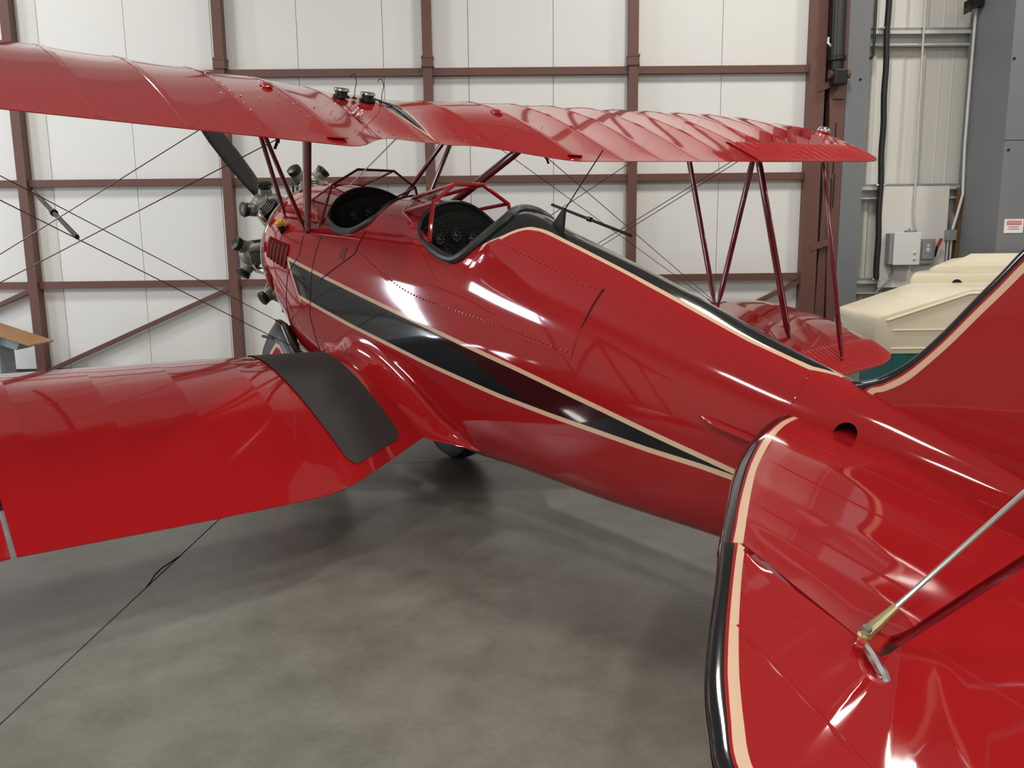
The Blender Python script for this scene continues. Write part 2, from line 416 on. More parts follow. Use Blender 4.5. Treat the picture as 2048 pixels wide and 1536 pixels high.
mb = MB(); mb.prism([Wp(3.85, .0, 2.6), Wp(3.915, .0, 2.6), Wp(3.93, .0, 0), Wp(3.80, .0, 0)], (0, 0, 0), WR @ Vector((0, .08, 0))); mb.build('arm_tube', m_brown, arm, loc=AL, smooth=0)
for (x0, x1, za, zb) in ((3.70, 3.93, 3.30, 3.40), (3.70, 3.98, 1.42, 1.53)):
    mb = MB(); mb.prism([Wp(x0, .06, za), Wp(x1, .06, zb-.02), Wp(x1, .06, zb+.06), Wp(x0, .06, za+.08)], (0, 0, 0), WR @ Vector((0, .10, 0))); mb.build('cross_plate', m_brown, arm, loc=AL, smooth=0)
for a, b in (((3.955, 2.95), (3.945, 2.35)), ((3.93, 2.3), (3.94, 1.85)), ((3.965, 2.35), (3.962, 1.95))):
    mb = MB(); mb.beam(Wp(a[0], .022, a[1]), Wp(b[0], .022, b[1]), .01, .012, (0, -1, 0)); mb.build('arm_slot', m_dark, arm, loc=AL, smooth=0)
mb = MB(); wbox(mb, 3.90, 4.03, .02, .024, 3.215, 3.228); mb.build('weld_line', m_dark, arm, loc=AL, smooth=0)
cyl = empty('hydraulic_cylinder', Wp(3.93, .14, 3.5), 'dark steel hydraulic cylinder hanging beside the top of the brown lift arm', 'hydraulic cylinder'); CL_ = -Wp(3.93, .14, 3.5)
mb = MB(); mb.tube([Wp(3.86, .14, 5.9), Wp(3.885, .14, 3.66)], .082, 16); mb.build('cylinder_barrel', mat('cylinder_dark', (.05, .052, .055), .28, .5), cyl, loc=CL_)
mb = MB(); mb.tube([Wp(3.79, .16, 5.9), Wp(3.812, .16, 3.7)], .018, 8); mb.build('side_pipe', m_enginedark, cyl, loc=CL_)
mb = MB(); mb.lathe([(.098, 0), (.098, .05), (.075, .06), (.075, .16)], (0, 0, -1), Wp(3.885, .14, 3.69), 16); mb.build('end_cap', m_enginedark, cyl, loc=CL_)
mb = MB(); wbox(mb, 3.83, 3.99, .075, .22, 3.36, 3.54); mb.build('clevis', m_enginedark, cyl, loc=CL_, smooth=0, bevel=.02)
mb = MB(); mb.tube([Wp(3.80, .13, 3.49), Wp(4.04, .13, 3.49)], .05, 12); mb.build('clevis_pin', m_brown, cyl, loc=CL_)
mb = MB(); mb.tube([Wp(3.80, .15, 3.8), Wp(3.76, .15, 3.84), Wp(3.765, .15, 3.9)], .016, 8); mb.build('hose_fitting', m_alu, cyl, loc=CL_)

wb = empty('wall_back', Wp(5, -.35, 0), kind='structure'); BL = -Wp(5, -.35, 0)
def bpart(mb, name, m, **k): return mb.build(name, m, wb, loc=BL, **k)
x = 3.86
while x < 11.9:
    # corrugated sheet, one rib module per sheet
    mb = MB(); prof = [(0, 0), (.03, 0), (.055, .032), (.10, .032), (.125, 0), (.30, 0), (.306, .006), (.316, .006), (.322, 0), (.45, 0), (.456, .006), (.466, .006), (.472, 0), (.62, 0)]
    P = [Wp(x+a, -.42+b, 0.0) for a, b in prof]; Q = [Wp(x+a, -.42+b, ZT+1.5) for a, b in prof]
    n = len(P); mb.add(P+Q, [(i, i+1, n+i+1, n+i) for i in range(n-1)])
    bpart(mb, 'wall_sheet', m_sheet, smooth=0, fixn=False); x += .62
mb = MB(); wbox(mb, 4.2, 11.9, -.46, -.44, 0, ZT+1.5); bpart(mb, 'wall_backing', m_wallgrey, smooth=0)
mb = MB(); wbox(mb, -11.9, 4.0, -.44, -.3, ZT, CZ); bpart(mb, 'header_panel', m_sheet, smooth=0)
for z0, z1 in ((3.90, 4.10), (2.06, 2.24), (.87, 1.07)):
    mb = MB(); wbox(mb, 4.35, 5.97, -.385, -.25, z1-.03, z1); wbox(mb, 4.35, 5.97, -.385, -.37, z0, z1); wbox(mb, 4.35, 5.97, -.385, -.27, z0, z0+.02); wbox(mb, 4.35, 5.97, -.265, -.25, z1-.07, z1)
    bpart(mb, 'wall_girt', m_galv, smooth=0)
t1 = empty('trim_1', Wp(4.18, -.1, 0), kind='structure'); t2 = empty('trim_2', Wp(6.5, .2, 0), kind='structure')
def tpart(mb, name, m, t, **k): return mb.build(name, m, t, loc=-t.location, **k)
mb = MB(); wbox(mb, 4.04, 4.315, -.22, .02, 0, ZT+1); tpart(mb, 'steel_column', m_grey, t1, smooth=0, bevel=.006)
mb = MB(); wbox(mb, 4.02, 4.04, -.22, -.0, 0, ZT+1); tpart(mb, 'column_seal', m_dark, t1, smooth=0)
mb = MB(); wbox(mb, 5.672, 7.4, -.3, .62, 0, ZT+1); tpart(mb, 'steel_column', m_grey, t2, smooth=0, bevel=.006)
for x, z in ((5.70, 3.55), (5.72, 2.55), (4.22, 3.45)):
    mb = MB(); mb.lathe([(.014, 0), (.014, .012), (.008, .016)], WR @ Vector((0, -1, 0)), Wp(x, .62 if x > 5 else .02, z), 8); tpart(mb, 'column_bolt', m_dark, t2 if x > 5 else t1)
mb = MB(); wbox(mb, 5.655, 7.4, .62, .6225, 2.655, 2.66); tpart(mb, 'column_seam', m_dark, t2, smooth=0)
mb = MB(); wbox(mb, 5.50, 5.66, -.15, .0, 4.28, 4.36); wbox(mb, 5.50, 5.52, -.15, .0, 4.22, 4.36); tpart(mb, 'column_bracket', m_enginedark, t2, smooth=0)

bd = MB(); wbox(bd, 4.69, 5.53, -.24, -.225, .95, 2.21); bo = bd.build('backing_board', m_board, smooth=0)
tag(bo, 'large pale painted backing board behind the electrical boxes', 'board')
bo2 = MB(); wbox(bo2, 5.625, 5.668, -.24, -.16, .9, 2.19); tag(bo2.build('timber_post', m_wood2, smooth=0), 'brown timber post beside the grey junction box and column', 'post')

cb = empty('control_box', Wp(4.96, -.19, 1.23), 'white wall mounted control box with two round buttons', 'electrical box'); L = -Wp(4.96, -.19, 1.23)
mb = MB(); wbox(mb, 4.755, 5.10, -.22, -.10, 1.245, 1.63); mb.build('enclosure', m_boxg, cb, loc=L, smooth=0, bevel=.006)
mb = MB(); wbox(mb, 4.80, 5.135, -.10, -.075, 1.235, 1.638); mb.build('lid', m_boxw, cb, loc=L, smooth=0, bevel=.008)
for z in (1.385, 1.31):
    mb = MB(); mb.lathe([(.017, 0), (.017, .008), (.011, .012), (.009, .02)], WR @ Vector((0, -1, 0)), Wp(5.065, -.075, z), 12); mb.build('button', m_galv, cb, loc=L)
mb = MB(); wbox(mb, 4.98, 5.10, -.2, -.13, 1.635, 1.665); wbox(mb, 5.02, 5.03, -.18, -.15, 1.66, 1.69); mb.build('cable_gland', m_boxg, cb, loc=L, smooth=0)
mb = MB(); mb.tube([Wp(4.85, -.2, 1.245), Wp(4.86, -.2, 1.15), Wp(4.83, -.19, 1.06), Wp(4.74, -.18, .98), Wp(4.66, -.18, .90), Wp(4.64, -.18, .8)], .014, 8)
mb.build('flexible_conduit', m_boxg, cb, loc=L)
ds = empty('disconnect_switch', Wp(5.25, -.19, 1.25), 'grey safety switch box with a red lever handle', 'electrical box'); L = -Wp(5.25, -.19, 1.25)
mb = MB(); wbox(mb, 5.14, 5.36, -.22, -.15, 1.245, 1.555); mb.build('enclosure', m_boxg, ds, loc=L, smooth=0, bevel=.006)
mb = MB(); wbox(mb, 5.19, 5.335, -.15, -.138, 1.30, 1.53); mb.build('door', m_boxg, ds, loc=L, smooth=0, bevel=.01)
mb = MB(); wbox(mb, 5.245, 5.285, -.138, -.136, 1.40, 1.445); wbox(mb, 5.25, 5.28, -.138, -.136, 1.46, 1.49); mb.build('label_plate', m_boxw, ds, loc=L, smooth=0)
mb = MB(); mb.beam(Wp(5.37, -.17, 1.33), Wp(5.385, -.14, 1.47), .025, .015, (0, -1, 0)); mb.build('lever_arm', m_enginedark, ds, loc=L, smooth=0)
mb = MB(); mb.beam(Wp(5.385, -.14, 1.46), Wp(5.415, -.12, 1.56), .036, .03, (0, -1, 0)); mb.build('handle', m_handle, ds, loc=L, smooth=0, bevel=.006)
jb = empty('junction_box', Wp(5.59, -.2, 1.5), 'small grey junction box with two pipes under it', 'electrical box'); L = -Wp(5.59, -.2, 1.5)
mb = MB(); wbox(mb, 5.50, 5.612, -.22, -.13, 1.535, 1.665); mb.build('enclosure', m_boxg, jb, loc=L, smooth=0, bevel=.005)
for x in (5.53, 5.575):
    mb = MB(); mb.tube([Wp(x, -.18, 1.54), Wp(x, -.18, .95)], .011, 8); mb.build('pipe', m_galv, jb, loc=L)
mb = MB(); mb.tube([Wp(5.05, -.23, ZT+1), Wp(5.075, -.23, 3.2), Wp(5.085, -.2, 1.9), Wp(5.095, -.2, 1.78), Wp(5.145, -.21, 1.62), Wp(5.16, -.21, 1.55)], .013, 10)
tag(mb.build('conduit', m_galv), 'thin galvanised conduit running down to the grey safety switch', 'conduit')
mb = MB(); mb.tube([Wp(5.64, -.13, ZT+1), Wp(5.64, -.13, 4.3), Wp(5.63, -.13, 2.7), Wp(5.655, -.16, 2.45), Wp(5.65, -.13, 2.1), Wp(5.60, -.135, 1.85), Wp(5.565, -.15, 1.67)], .018, 10)
tag(mb.build('conduit', m_galv), 'galvanised conduit bending down to the small junction box', 'conduit')
pts = [Wp(4.57+.10*(1-z/6.5)+.006*math.sin(z*9), -.195, z) for z in [6.9-.15*i for i in range(40)]]
mb = MB(); mb.tube(pts, .036, 10); hose = tag(mb.build('cable_hose', m_rubber), 'thick black hose strapped down the white corrugated wall', 'hose')
mb = MB(); mb.tube([Wp(4.46, -.22, ZT+1), Wp(4.465, -.22, 3.78), Wp(4.45, -.22, 3.745), Wp(4.40, -.22, 3.735), Wp(4.37, -.22, 3.735)], .016, 8)
tag(mb.build('black_pipe', m_enginedark), 'short black pipe ending in an elbow near the first grey column', 'pipe')
for z in (4.085, 2.225, 1.055):
    mb = MB(); mb.tube([Wp(4.57+.10*(1-z/6.5)-.05, -.19, z), Wp(4.57+.10*(1-z/6.5)+.05, -.19, z)], .012, 8); sub(mb, 'hose_clamp', m_galv, hose)

sg = empty('warning_sign', Wp(5.83, .625, 1.6), 'white warning sign with a red framed header on the grey column', 'sign'); L = -Wp(5.83, .625, 1.6)
mb = MB(); wbox(mb, 5.745, 5.97, .621, .626, 1.61, 1.77); mb.build('sign_plate', mat('sign_white', (.85, .80, .80), .4), sg, loc=L, smooth=0)
m_sred = mat('sign_red', (.5, .06, .07), .4)
mb = MB(); wbox(mb, 5.77, 5.945, .626, .628, 1.705, 1.75); mb.build('header_band', m_sred, sg, loc=L, smooth=0)
def text(body, size, parent, L, pos, m, name):
    cu = bpy.data.curves.new(name, 'FONT'); cu.body = body; cu.size = size; cu.align_x = 'CENTER'; cu.align_y = 'CENTER'; cu.extrude = .0005
    tmp = bpy.data.objects.new('tmp', cu); COL.objects.link(tmp)
    me = bpy.data.meshes.new_from_object(tmp.evaluated_get(bpy.context.evaluated_depsgraph_get()))
    bpy.data.objects.remove(tmp)
    R = (WR @ Matrix.Rotation(PI/2, 3, 'X')).to_4x4(); R.translation = pos
    me.transform(R); me.materials.clear(); me.materials.append(m)
    o = bpy.data.objects.new(name, me); COL.objects.link(o); o.parent = parent; o.location = L
text('DANGER', .042, sg, L, Wp(5.857, .6285, 1.727), mat('sign_letter', (.85, .8, .8), .4), 'header_letters')
for z, w_ in ((1.685, .13), (1.668, .12), (1.651, .14)):
    mb = MB(); wbox(mb, 5.857-w_/2, 5.857+w_/2, .626, .627, z-.003, z+.003); mb.build('text_line', m_sred, sg, loc=L, smooth=0)

# cream carts
def cart(name, label, prof, d0, d1, far=None, bev=.03, teal=.45, hole=None):
    # prof: (x, z) outline of the near side; far: outline of the far side (same count)
    far = far or prof
    x0 = sum(p[0] for p in prof)/len(prof); org = Wp(x0, (d0+d1)/2, 0)
    r = empty(name, org, label, 'cart', 'cream moulded carts')
    A = [Wp(x, d0, z) for x, z in prof]; B = [Wp(x, d1, z) for x, z in far]; n = len(A)
    mb = MB(); mb.add(A+B, [tuple(range(n))[::-1], tuple(range(n, 2*n))]+[(i, (i+1) % n, (i+1) % n+n, i+n) for i in range(n)])
    mb.build('moulded_cover', m_cart, r, loc=-org, smooth=30, bevel=bev)
    return r, -org
r, L = cart('utility_cart', 'nearest cream cart with a long sloping hood and teal lower body', [(3.40, .74), (3.415, .80), (3.45, .83), (4.296, 1.08), (5.6, 1.10), (5.6, .47), (3.40, .47)], 2.6, 1.8, [(3.36, .80), (3.37, .86), (3.39, .875), (4.09, 1.10), (5.6, 1.10), (5.6, .47), (3.5, .47)], .022)
mb = MB(); wbox(mb, 3.60, 5.58, 1.84, 2.57, .0, .50); mb.build('lower_body', m_teal, r, loc=L, smooth=0, bevel=.02)
mb = MB(); wbox(mb, 3.56, 5.6, 2.59, 2.612, .69, .705); wbox(mb, 3.56, 5.6, 2.59, 2.612, .515, .53); mb.build('side_moulding', m_cart, r, loc=L, smooth=0, bevel=.006)
mb = MB(); mb.tube([Wp(3.50, 2.605, .79), Wp(4.27, 2.605, 1.035), Wp(5.6, 2.605, 1.06)], .012, 8); mb.build('edge_ridge', m_cart, r, loc=L)
r, L = cart('utility_cart', 'middle cream cart with an upright end and a dark notch, behind the sloping hood', [(4.15, .5), (4.145, 1.14), (4.17, 1.175), (4.25, 1.19), (5.6, 1.19), (5.6, .5)], 1.7, 1.0, [(4.5, .5), (4.5, 1.15), (4.55, 1.19), (4.7, 1.21), (5.9, 1.20), (5.9, .5)], .03)
mb = MB(); wbox(mb, 4.3, 5.5, 1.05, 1.65, 0, .52); mb.build('lower_body', m_teal, r, loc=L, smooth=0)
mb = MB(); mb.lathe([(.055, 0), (.055, .01)], WR @ Vector((0, -1, 0)), Wp(4.64, 1.70, 1.075), 20); mb.build('vent_hole', m_dark, r, loc=L)
r, L = cart('utility_cart', 'farthest and tallest cream cart, under the grey junction box', [(4.75, .5), (4.75, 1.21), (4.79, 1.24), (5.05, 1.25), (6.3, 1.25), (6.3, .5)], .9, .66, [(5.1, .5), (5.1, 1.29), (5.15, 1.33), (5.3, 1.345), (6.6, 1.345), (6.6, .5)], .02)
mb = MB(); wbox(mb, 4.9, 6.2, .68, .88, 0, .52); mb.build('lower_body', m_teal, r, loc=L, smooth=0)
mb = MB(); mb.prism([Wp(5.0, .86, 1.25), Wp(5.55, .86, 1.25), Wp(6.3, .68, 1.37), Wp(5.35, .68, 1.37)], (0, 0, -.03), (0, 0, .01)); mb.build('roof_panel', m_cart, r, loc=L, smooth=0, bevel=.004)

# sloping stand at the far left
ls = empty('sloping_stand', Wp(-6.1, .75, 0), 'grey stand with a sloping wooden top at the far left', 'stand'); L = -Wp(-6.1, .75, 0)
a, b = Vector((-6.25, 0, .76)), Vector((-5.49, 0, .485))
mb = MB(); mb.prism([Wp(-6.25, .45, .77), Wp(-5.45, .45, .485), Wp(-5.455, .45, .465), Wp(-6.255, .45, .742)], (0, 0, 0), WR @ Vector((0, -.5, 0))); mb.build('sloping_top', m_wood, ls, loc=L, smooth=0, bevel=.004)
mb = MB(); mb.prism([Wp(-6.2, .55, .705), Wp(-5.62, .55, .50), Wp(-5.66, .55, .42), Wp(-6.2, .55, .60)], (0, 0, 0), WR @ Vector((0, -.32, 0))); mb.build('tray', m_stand, ls, loc=L, smooth=0)
mb = MB(); wbox(mb, -6.16, -5.84, .6, .9, .0, .60); mb.build('pedestal', m_stand, ls, loc=L, smooth=0, bevel=.006)

# ---------------------------------------------------------------- the biplane
O_ = Vector((-1.6807779, 6.80138053, 1.67683311))
AF, AL_, AU = Vector((-.607615, .762631, .221808)), Vector((-.783665, -.621081, -.01132)), Vector((.129128, -.180701, .975025))
AF.normalize(); AU = AF.cross(AL_).normalized(); AL_ = AU.cross(AF)
def A(s, y, z): return Vector((-s, y, z))
def ground_z(s, y, up=0):
    return (up-O_.z+AF.z*s-AL_.z*y)/AU.z
plane = empty('biplane', (0, 0, 0), 'glossy red biplane with black and cream trim parked in the hangar', 'airplane')
g0 = A(1.5, 0, ground_z(1.5, 0))
Rm = Matrix(((AF.x, AL_.x, AU.x), (AF.y, AL_.y, AU.y), (AF.z, AL_.z, AU.z)))
pm = Rm.to_4x4(); pm.translation = O_+Rm @ g0
plane.matrix_world = pm
OFF = -g0
def part(mb, name, m, label=None, **k):
    o = mb.build(name, m, plane, loc=OFF, **k)
    return tag(o, label)
def sub(mb, name, m, parent, label=None, **k):
    return tag(mb.build(name, m, parent, **k), label)

# ---- fuselage with cockpits cut out
NS, NA = 150, 44
st = [.36+(5.8-.36)*i/NS for i in range(NS+1)]
mb = MB(); vs = []
an = [i/NA for i in range(NA+1)]
for s in st:
    ring = [fus(s, a) for a in an]
    vs += [A(s, y, z) for y, z in ring]+[A(s, -y, z) for y, z in ring[-2:0:-1]]
n = 2*NA
fs = [(i*n+j, i*n+(j+1) % n, (i+1)*n+(j+1) % n, (i+1)*n+j) for i in range(NS) for j in range(n)]
fs += [tuple(range(n))[::-1], tuple(range(NS*n, NS*n+n))]
mb.add(vs, fs)
fus_tmp = mb.build('fuselage_tmp', [m_fus, m_pit], smooth=0)
REAR = [(2.10, 0), (2.10, .15), (2.14, .26), (2.24, .318), (2.40, .342), (2.58, .348), (2.68, .325), (2.76, .25), (2.79, .16), (2.76, .06), (2.755, 0)]
FRONT = [(1.02, 0), (1.03, .12), (1.08, .26), (1.17, .36), (1.32, .395), (1.50, .392), (1.62, .36), (1.68, .29), (1.66, .15), (1.65, 0)]
def smooth_loop(half, n=6):
    full = half+[(s, -y) for s, y in half[-2:0:-1]]; N = len(full); out = []
    for i in range(N):
        p0, p1, p2, p3 = (Vector(full[(i+k) % N]) for k in (-1, 0, 1, 2))
        for k in range(n):
            t = k/n
            out.append(.5*((2*p1)+(p2-p0)*t+(2*p0-5*p1+4*p2-p3)*t*t+(3*p1-p0-3*p2+p3)*t**3))
    return out
def cut_with(target, cutter):
    md = target.modifiers.new('cut', 'BOOLEAN'); md.operation = 'DIFFERENCE'; md.solver = 'EXACT'; md.object = cutter
cuts = []
for half, zb in ((REAR, -.45), (FRONT, -.45)):
    lp = smooth_loop(half); mb = MB()
    mb.prism([A(q.x, q.y, 0) for q in lp], (0, 0, zb), (0, 0, 1.1))
    mb.m = [1]*len(mb.f); c = mb.build('cutter', [m_fus, m_pit], smooth=0); cut_with(fus_tmp, c); cuts.append(c)
mb = MB(); mb.tube([A(4.888, .06, .247), A(4.888, .25, .247)], .042, 20); mb.m = [1]*len(mb.f)
c = mb.build('cutter', [m_fus, m_pit], smooth=0); cut_with(fus_tmp, c); cuts.append(c)
dg = bpy.context.evaluated_depsgraph_get()
fme = bpy.data.meshes.new_from_object(fus_tmp.evaluated_get(dg))
for c in cuts+[fus_tmp]: bpy.data.objects.remove(c)
fme.polygons.foreach_set('use_smooth', [True]*len(fme.polygons)); fme.set_sharp_from_angle(angle=math.radians(40))
fme.name = 'fuselage'
fuse = bpy.data.objects.new('fuselage', fme); COL.objects.link(fuse); fuse.parent = plane; fuse.location = OFF
tag(fuse, 'red fuselage with a black cream-edged arrow stripe and black headrest ridge')

def coaming(half, name, r, lift):
    lp = smooth_loop(half); pts = [A(q.x, q.y, fus_z(q.x, q.y)+lift) for q in lp]
    rr = [r if (abs(q.y) > .2 or q.x > 2.6) and (q.x > 2.36 or 1.2 < q.x < 1.67) else r*.42 for q in lp]
    for _ in range(3): rr = [(rr[i-1]+rr[i]+rr[(i+1) % len(rr)])/3 for i in range(len(rr))]
    mb = MB(); mb.tube(pts, rr, 10, closed=True); return part(mb, name, m_leather, 'black padded rim around the cockpit opening')
coaming(REAR, 'cockpit_coaming', .027, .002); coaming(FRONT, 'cockpit_coaming', .024, -.002)

def on_fus(s, z, lift=0, side=1):
    y = fus_y(s, z)+lift
    return A(s, side*y, z)
def seam_line(pts, name='panel_seam', r=.0028, n=6, side=1, m=m_dark, lift=.0003):
    out = []
    for (s0, z0), (s1, z1) in zip(pts, pts[1:]):
        for k in range(n): out.append(on_fus(s0+(s1-s0)*k/n, z0+(z1-z0)*k/n, lift, side))
    out.append(on_fus(*pts[-1], lift, side))
    mb = MB(); mb.tube(out, r, 5); return part(mb, name, m)
for sd in (1, -1):
    seam_line([(1.01, .17), (1.04, .04), (.90, -.13), (.87, -.33), (.88, -.55)], side=sd)
    seam_line([(1.24, .21), (1.25, -.08), (1.25, -.32), (1.36, -.54)], side=sd)
    seam_line([(1.70, .34), (1.703, .196), (1.506, .05), (1.37, -.05)], side=sd, r=.004)
    seam_line([(4.656, .39), (4.664, .30), (4.662, .24), (4.66, .1)], side=sd, r=.002, m=m_red, lift=.001)
# removable side panels, standing just proud of the skin
for sd in (1, -1):
    mb = MB(); rows = []
    NSp = 40
    for i in range(NSp+1):
        s = 1.72+(3.615-1.72)*i/NSp
        zl = interp([(1.72, .20), (2.41, .098), (3.13, .131), (3.615, .138)], s)
        zu = interp([(1.72, .30), (2.0, .40), (2.3, .36), (2.60, .24), (2.72, .30), (2.84, .535), (3.25, .493), (3.615, .461)], s)
        zu = max(zu, zl+.03)
        ro = []
        for k in range(9):
            z = zl+(zu-zl)*k/8
            ro.append((s, z))
        rows.append(ro)
    vs = [on_fus(s, z, .0035, sd) for ro in rows for s, z in ro]+[on_fus(s, z, -.003, sd) for ro in rows for s, z in ro]
    N = 9; o = len(vs)//2
    fs = [(i*N+j, i*N+j+1, (i+1)*N+j+1, (i+1)*N+j) for i in range(NSp) for j in range(N-1)]
    fs += [(i*N, (i+1)*N, (i+1)*N+o, i*N+o) for i in range(NSp)]+[(i*N+8, (i+1)*N+8, (i+1)*N+8+o, i*N+8+o) for i in range(NSp)]
    fs += [(j, j+1, j+1+o, j+o) for j in range(8)]+[(NSp*N+j, NSp*N+j+1, NSp*N+j+1+o, NSp*N+j+o) for j in range(8)]
    mb.add(vs, fs); sp = part(mb, 'side_panel', m_red, smooth=30)
    mb = MB()
    for i in range(62):
        s = 1.78+(3.58-1.78)*i/61
        zl = interp([(1.72, .20), (2.41, .098), (3.13, .131), (3.615, .138)], s)
        mb.sphere(on_fus(s, zl+.022, .0045, sd), .0055, 6)
        if s > 2.86: mb.sphere(on_fus(s, interp([(2.84, .535), (3.25, .493), (3.615, .461)], s)-.012, .004, sd), .0042, 5)
    tag(sub(mb, 'panel_rivet', m_red, sp), kind='stuff')
    seam_line([(3.622, .462), (3.617, .317), (3.588, .138)], side=sd, r=.0035)
# faired strap bump aft and small access door by the front cockpit
for sd in (1, -1):
    mb = MB(); mb.tube([on_fus(4.33, .118, .0, sd), on_fus(4.38, .117, .012, sd), on_fus(4.45, .113, .016, sd), on_fus(4.56, .112, .018, sd), on_fus(4.66, .11, .01, sd)], [.004, .014, .018, .018, .016], 10); part(mb, 'control_horn_fairing', m_red)
    mb = MB(); mb.add([on_fus(1.54, .21, .003, sd), on_fus(1.60, .215, .003, sd), on_fus(1.60, .135, .003, sd), on_fus(1.54, .13, .003, sd)], [(0, 1, 2, 3)]); part(mb, 'step_plate', m_strut, smooth=0)
# rivets around the nose seams
mb = MB()
for k in range(14): mb.sphere(on_fus(1.05+.0*k, .16-.045*k, .001), .004, 5)
for k in range(16): mb.sphere(on_fus(1.255+.014*max(0, k-9), .18-.045*k, .001), .004, 5)
for k in range(10):
    a = 2*PI*k/9; mb.sphere(on_fus(4.888+.052*math.cos(a), .262+.05*math.sin(a), .0) if .262+.05*math.sin(a) < .30 else A(4.888+.05*math.cos(a), fus_y(4.888, .30), .30), .003, 5)
tag(part(mb, 'nose_rivet', m_red), kind='stuff')

# ---- cowl: chrome lip, firewall, louvres, filler cap
mb = MB(); mb.tube([A(.36, .478*math.cos(2*PI*k/48), -.08+.48*math.sin(2*PI*k/48)) for k in range(48)], .016, 8, closed=True); part(mb, 'cowl_lip', m_chrome, 'bright metal lip around the front of the cowl')
mb = MB(); mb.lathe([(.47, .0), (.47, .015), (.2, .04)], (1, 0, 0), A(.36, 0, -.08), 40); part(mb, 'firewall', m_enginedark)
for sd in (1, -1):
    for k in range(6):
        s = .526+.0605*k; zt = .062+.002*k; zb = -.09-.002*k
        mb = MB(); mb.tube([on_fus(s, zt-(zt-zb)*i/6, .001, sd) for i in range(7)], [.004]+[.0115]*5+[.004], 6); lo = part(mb, 'louver', m_pit)
        mb = MB(); mb.tube([on_fus(s+.026, zt-(zt-zb)*i/6, .005, sd) for i in range(7)], [.004]+[.012]*5+[.004], 8); sub(mb, 'louver_lip', m_red, lo)
    for k in range(2):
        s = .50+.06*k
        mb = MB(); mb.tube([on_fus(s, -.205-.02*i, .001, sd) for i in range(7)], [.004]+[.0115]*5+[.004], 6); lo = part(mb, 'louver', m_pit)
        mb = MB(); mb.tube([on_fus(s+.026, -.205-.02*i, .005, sd) for i in range(7)], [.004]+[.012]*5+[.004], 8); sub(mb, 'louver_lip', m_red, lo)
mb = MB(); b_ = on_fus(.70, .105, -.01); mb.lathe([(.008, 0), (.018, .035), (.03, .07), (.03, .075)], (0, .25, 1), b_, 14); fc = part(mb, 'filler_neck', m_matblack)
mb = MB(); mb.lathe([(.034, .072), (.038, .082), (.038, .095), (.028, .105)], (0, .25, 1), b_, 14); mb.tube([b_+Vector((-.035, .02, .106)), b_+Vector((.035, .02, .106))], .008, 6); sub(mb, 'filler_cap', m_yellow, fc, 'yellow filler cap')

# ---- engine: crankcase, seven cylinders, propeller
EZ = -.08
mb = MB(); mb.lathe([(.10, -.20), (.17, -.16), (.2, -.05), (.24, 0), (.24, .16), (.20, .22), (.2, .36)], (-1, 0, 0), A(0, 0, EZ), 28); part(mb, 'crankcase', m_engine)
def cylinder_bodies():
    b = MB(); prof = [(.085, .2)]
    for k in range(13):
        h = .235+k*.0145; prof += [(.072, h), (.088, h+.003), (.088, h+.006), (.072, h+.009)]
    b.lathe(prof+[(.07, .43)], (0, 0, 1), (0, 0, 0), 18)
    h = MB(); h.lathe([(.082, .415), (.095, .43), (.096, .455), (.085, .50), (.06, .53), (.03, .54)], (0, 0, 1), (0, 0, 0), 18)
    for k in range(5): h.lathe([(.1, .428+k*.016), (.104, .432+k*.016), (.1, .436+k*.016)], (0, 0, 1), (0, 0, 0), 18)
    rk = []
    for sg_ in (-1, 1):
        d = Vector((-.15, sg_*.62, .78)).normalized()
        r_ = MB(); r_.lathe([(.05, 0), (.056, .03), (.05, .085), (.046, .10)], d, (0, sg_*.045, .46), 14)
        cp = MB(); cp.lathe([(.05, .10), (.054, .104), (.054, .118), (.05, .122), (.054, .126), (.052, .14), (.03, .147)], d, (0, sg_*.045, .46), 12)
        for j in range(6): cp.sphere(Vector((0, sg_*.045, .46))+d*.13+(d.orthogonal().normalized() @ Matrix.Rotation(PI*j/3, 3, d))*.05, .009, 5)
        rk.append((r_, cp))
    pu = MB()
    for sg_ in (-1, 1): pu.tube([(.11, sg_*.05, .22), (.085, sg_*.09, .53)], .010, 8)
    ip = MB(); ip.tube([(-.10, .10, .2), (-.15, .115, .30), (-.15, .11, .42), (-.11, .09, .47), (-.06, .05, .475)], .026, 10)
    ex = MB(); ex.tube([(-.05, -.05, .47), (-.12, -.09, .47), (-.17, -.10, .43), (-.20, -.11, .36), (-.22, -.12, .28)], .03, 10)
    return b, h, rk, pu, ip, ex
b, h, rk, pu, ip, ex = cylinder_bodies()
protos = None
for k in range(7):
    ang = 2*PI*k/7
    # local z is radial; local x stays forward
    e = bpy.data.objects.new('engine_cylinder', None)
    if protos is None:
        e = part(b, 'engine_cylinder', m_enginedark, smooth=30)
        e.location = OFF+A(.07, 0, EZ)
        subs = [sub(h, 'cylinder_head', m_engine, e)]
        for r_, cp in rk: subs += [sub(r_, 'rocker_box', m_engine, e), sub(cp, 'rocker_cover', m_enginedark, e)]
        subs += [sub(pu, 'pushrod_tube', m_alu, e), sub(ip, 'intake_pipe', m_chrome, e, 'bright chrome intake pipe'), sub(ex, 'exhaust_stub', m_engine, e)]
        protos = (e, subs)
    else:
        e = protos[0].copy(); COL.objects.link(e); e.rotation_euler = (ang, 0, 0)
        for q in protos[1]:
            c = q.copy(); COL.objects.link(c); c.parent = e
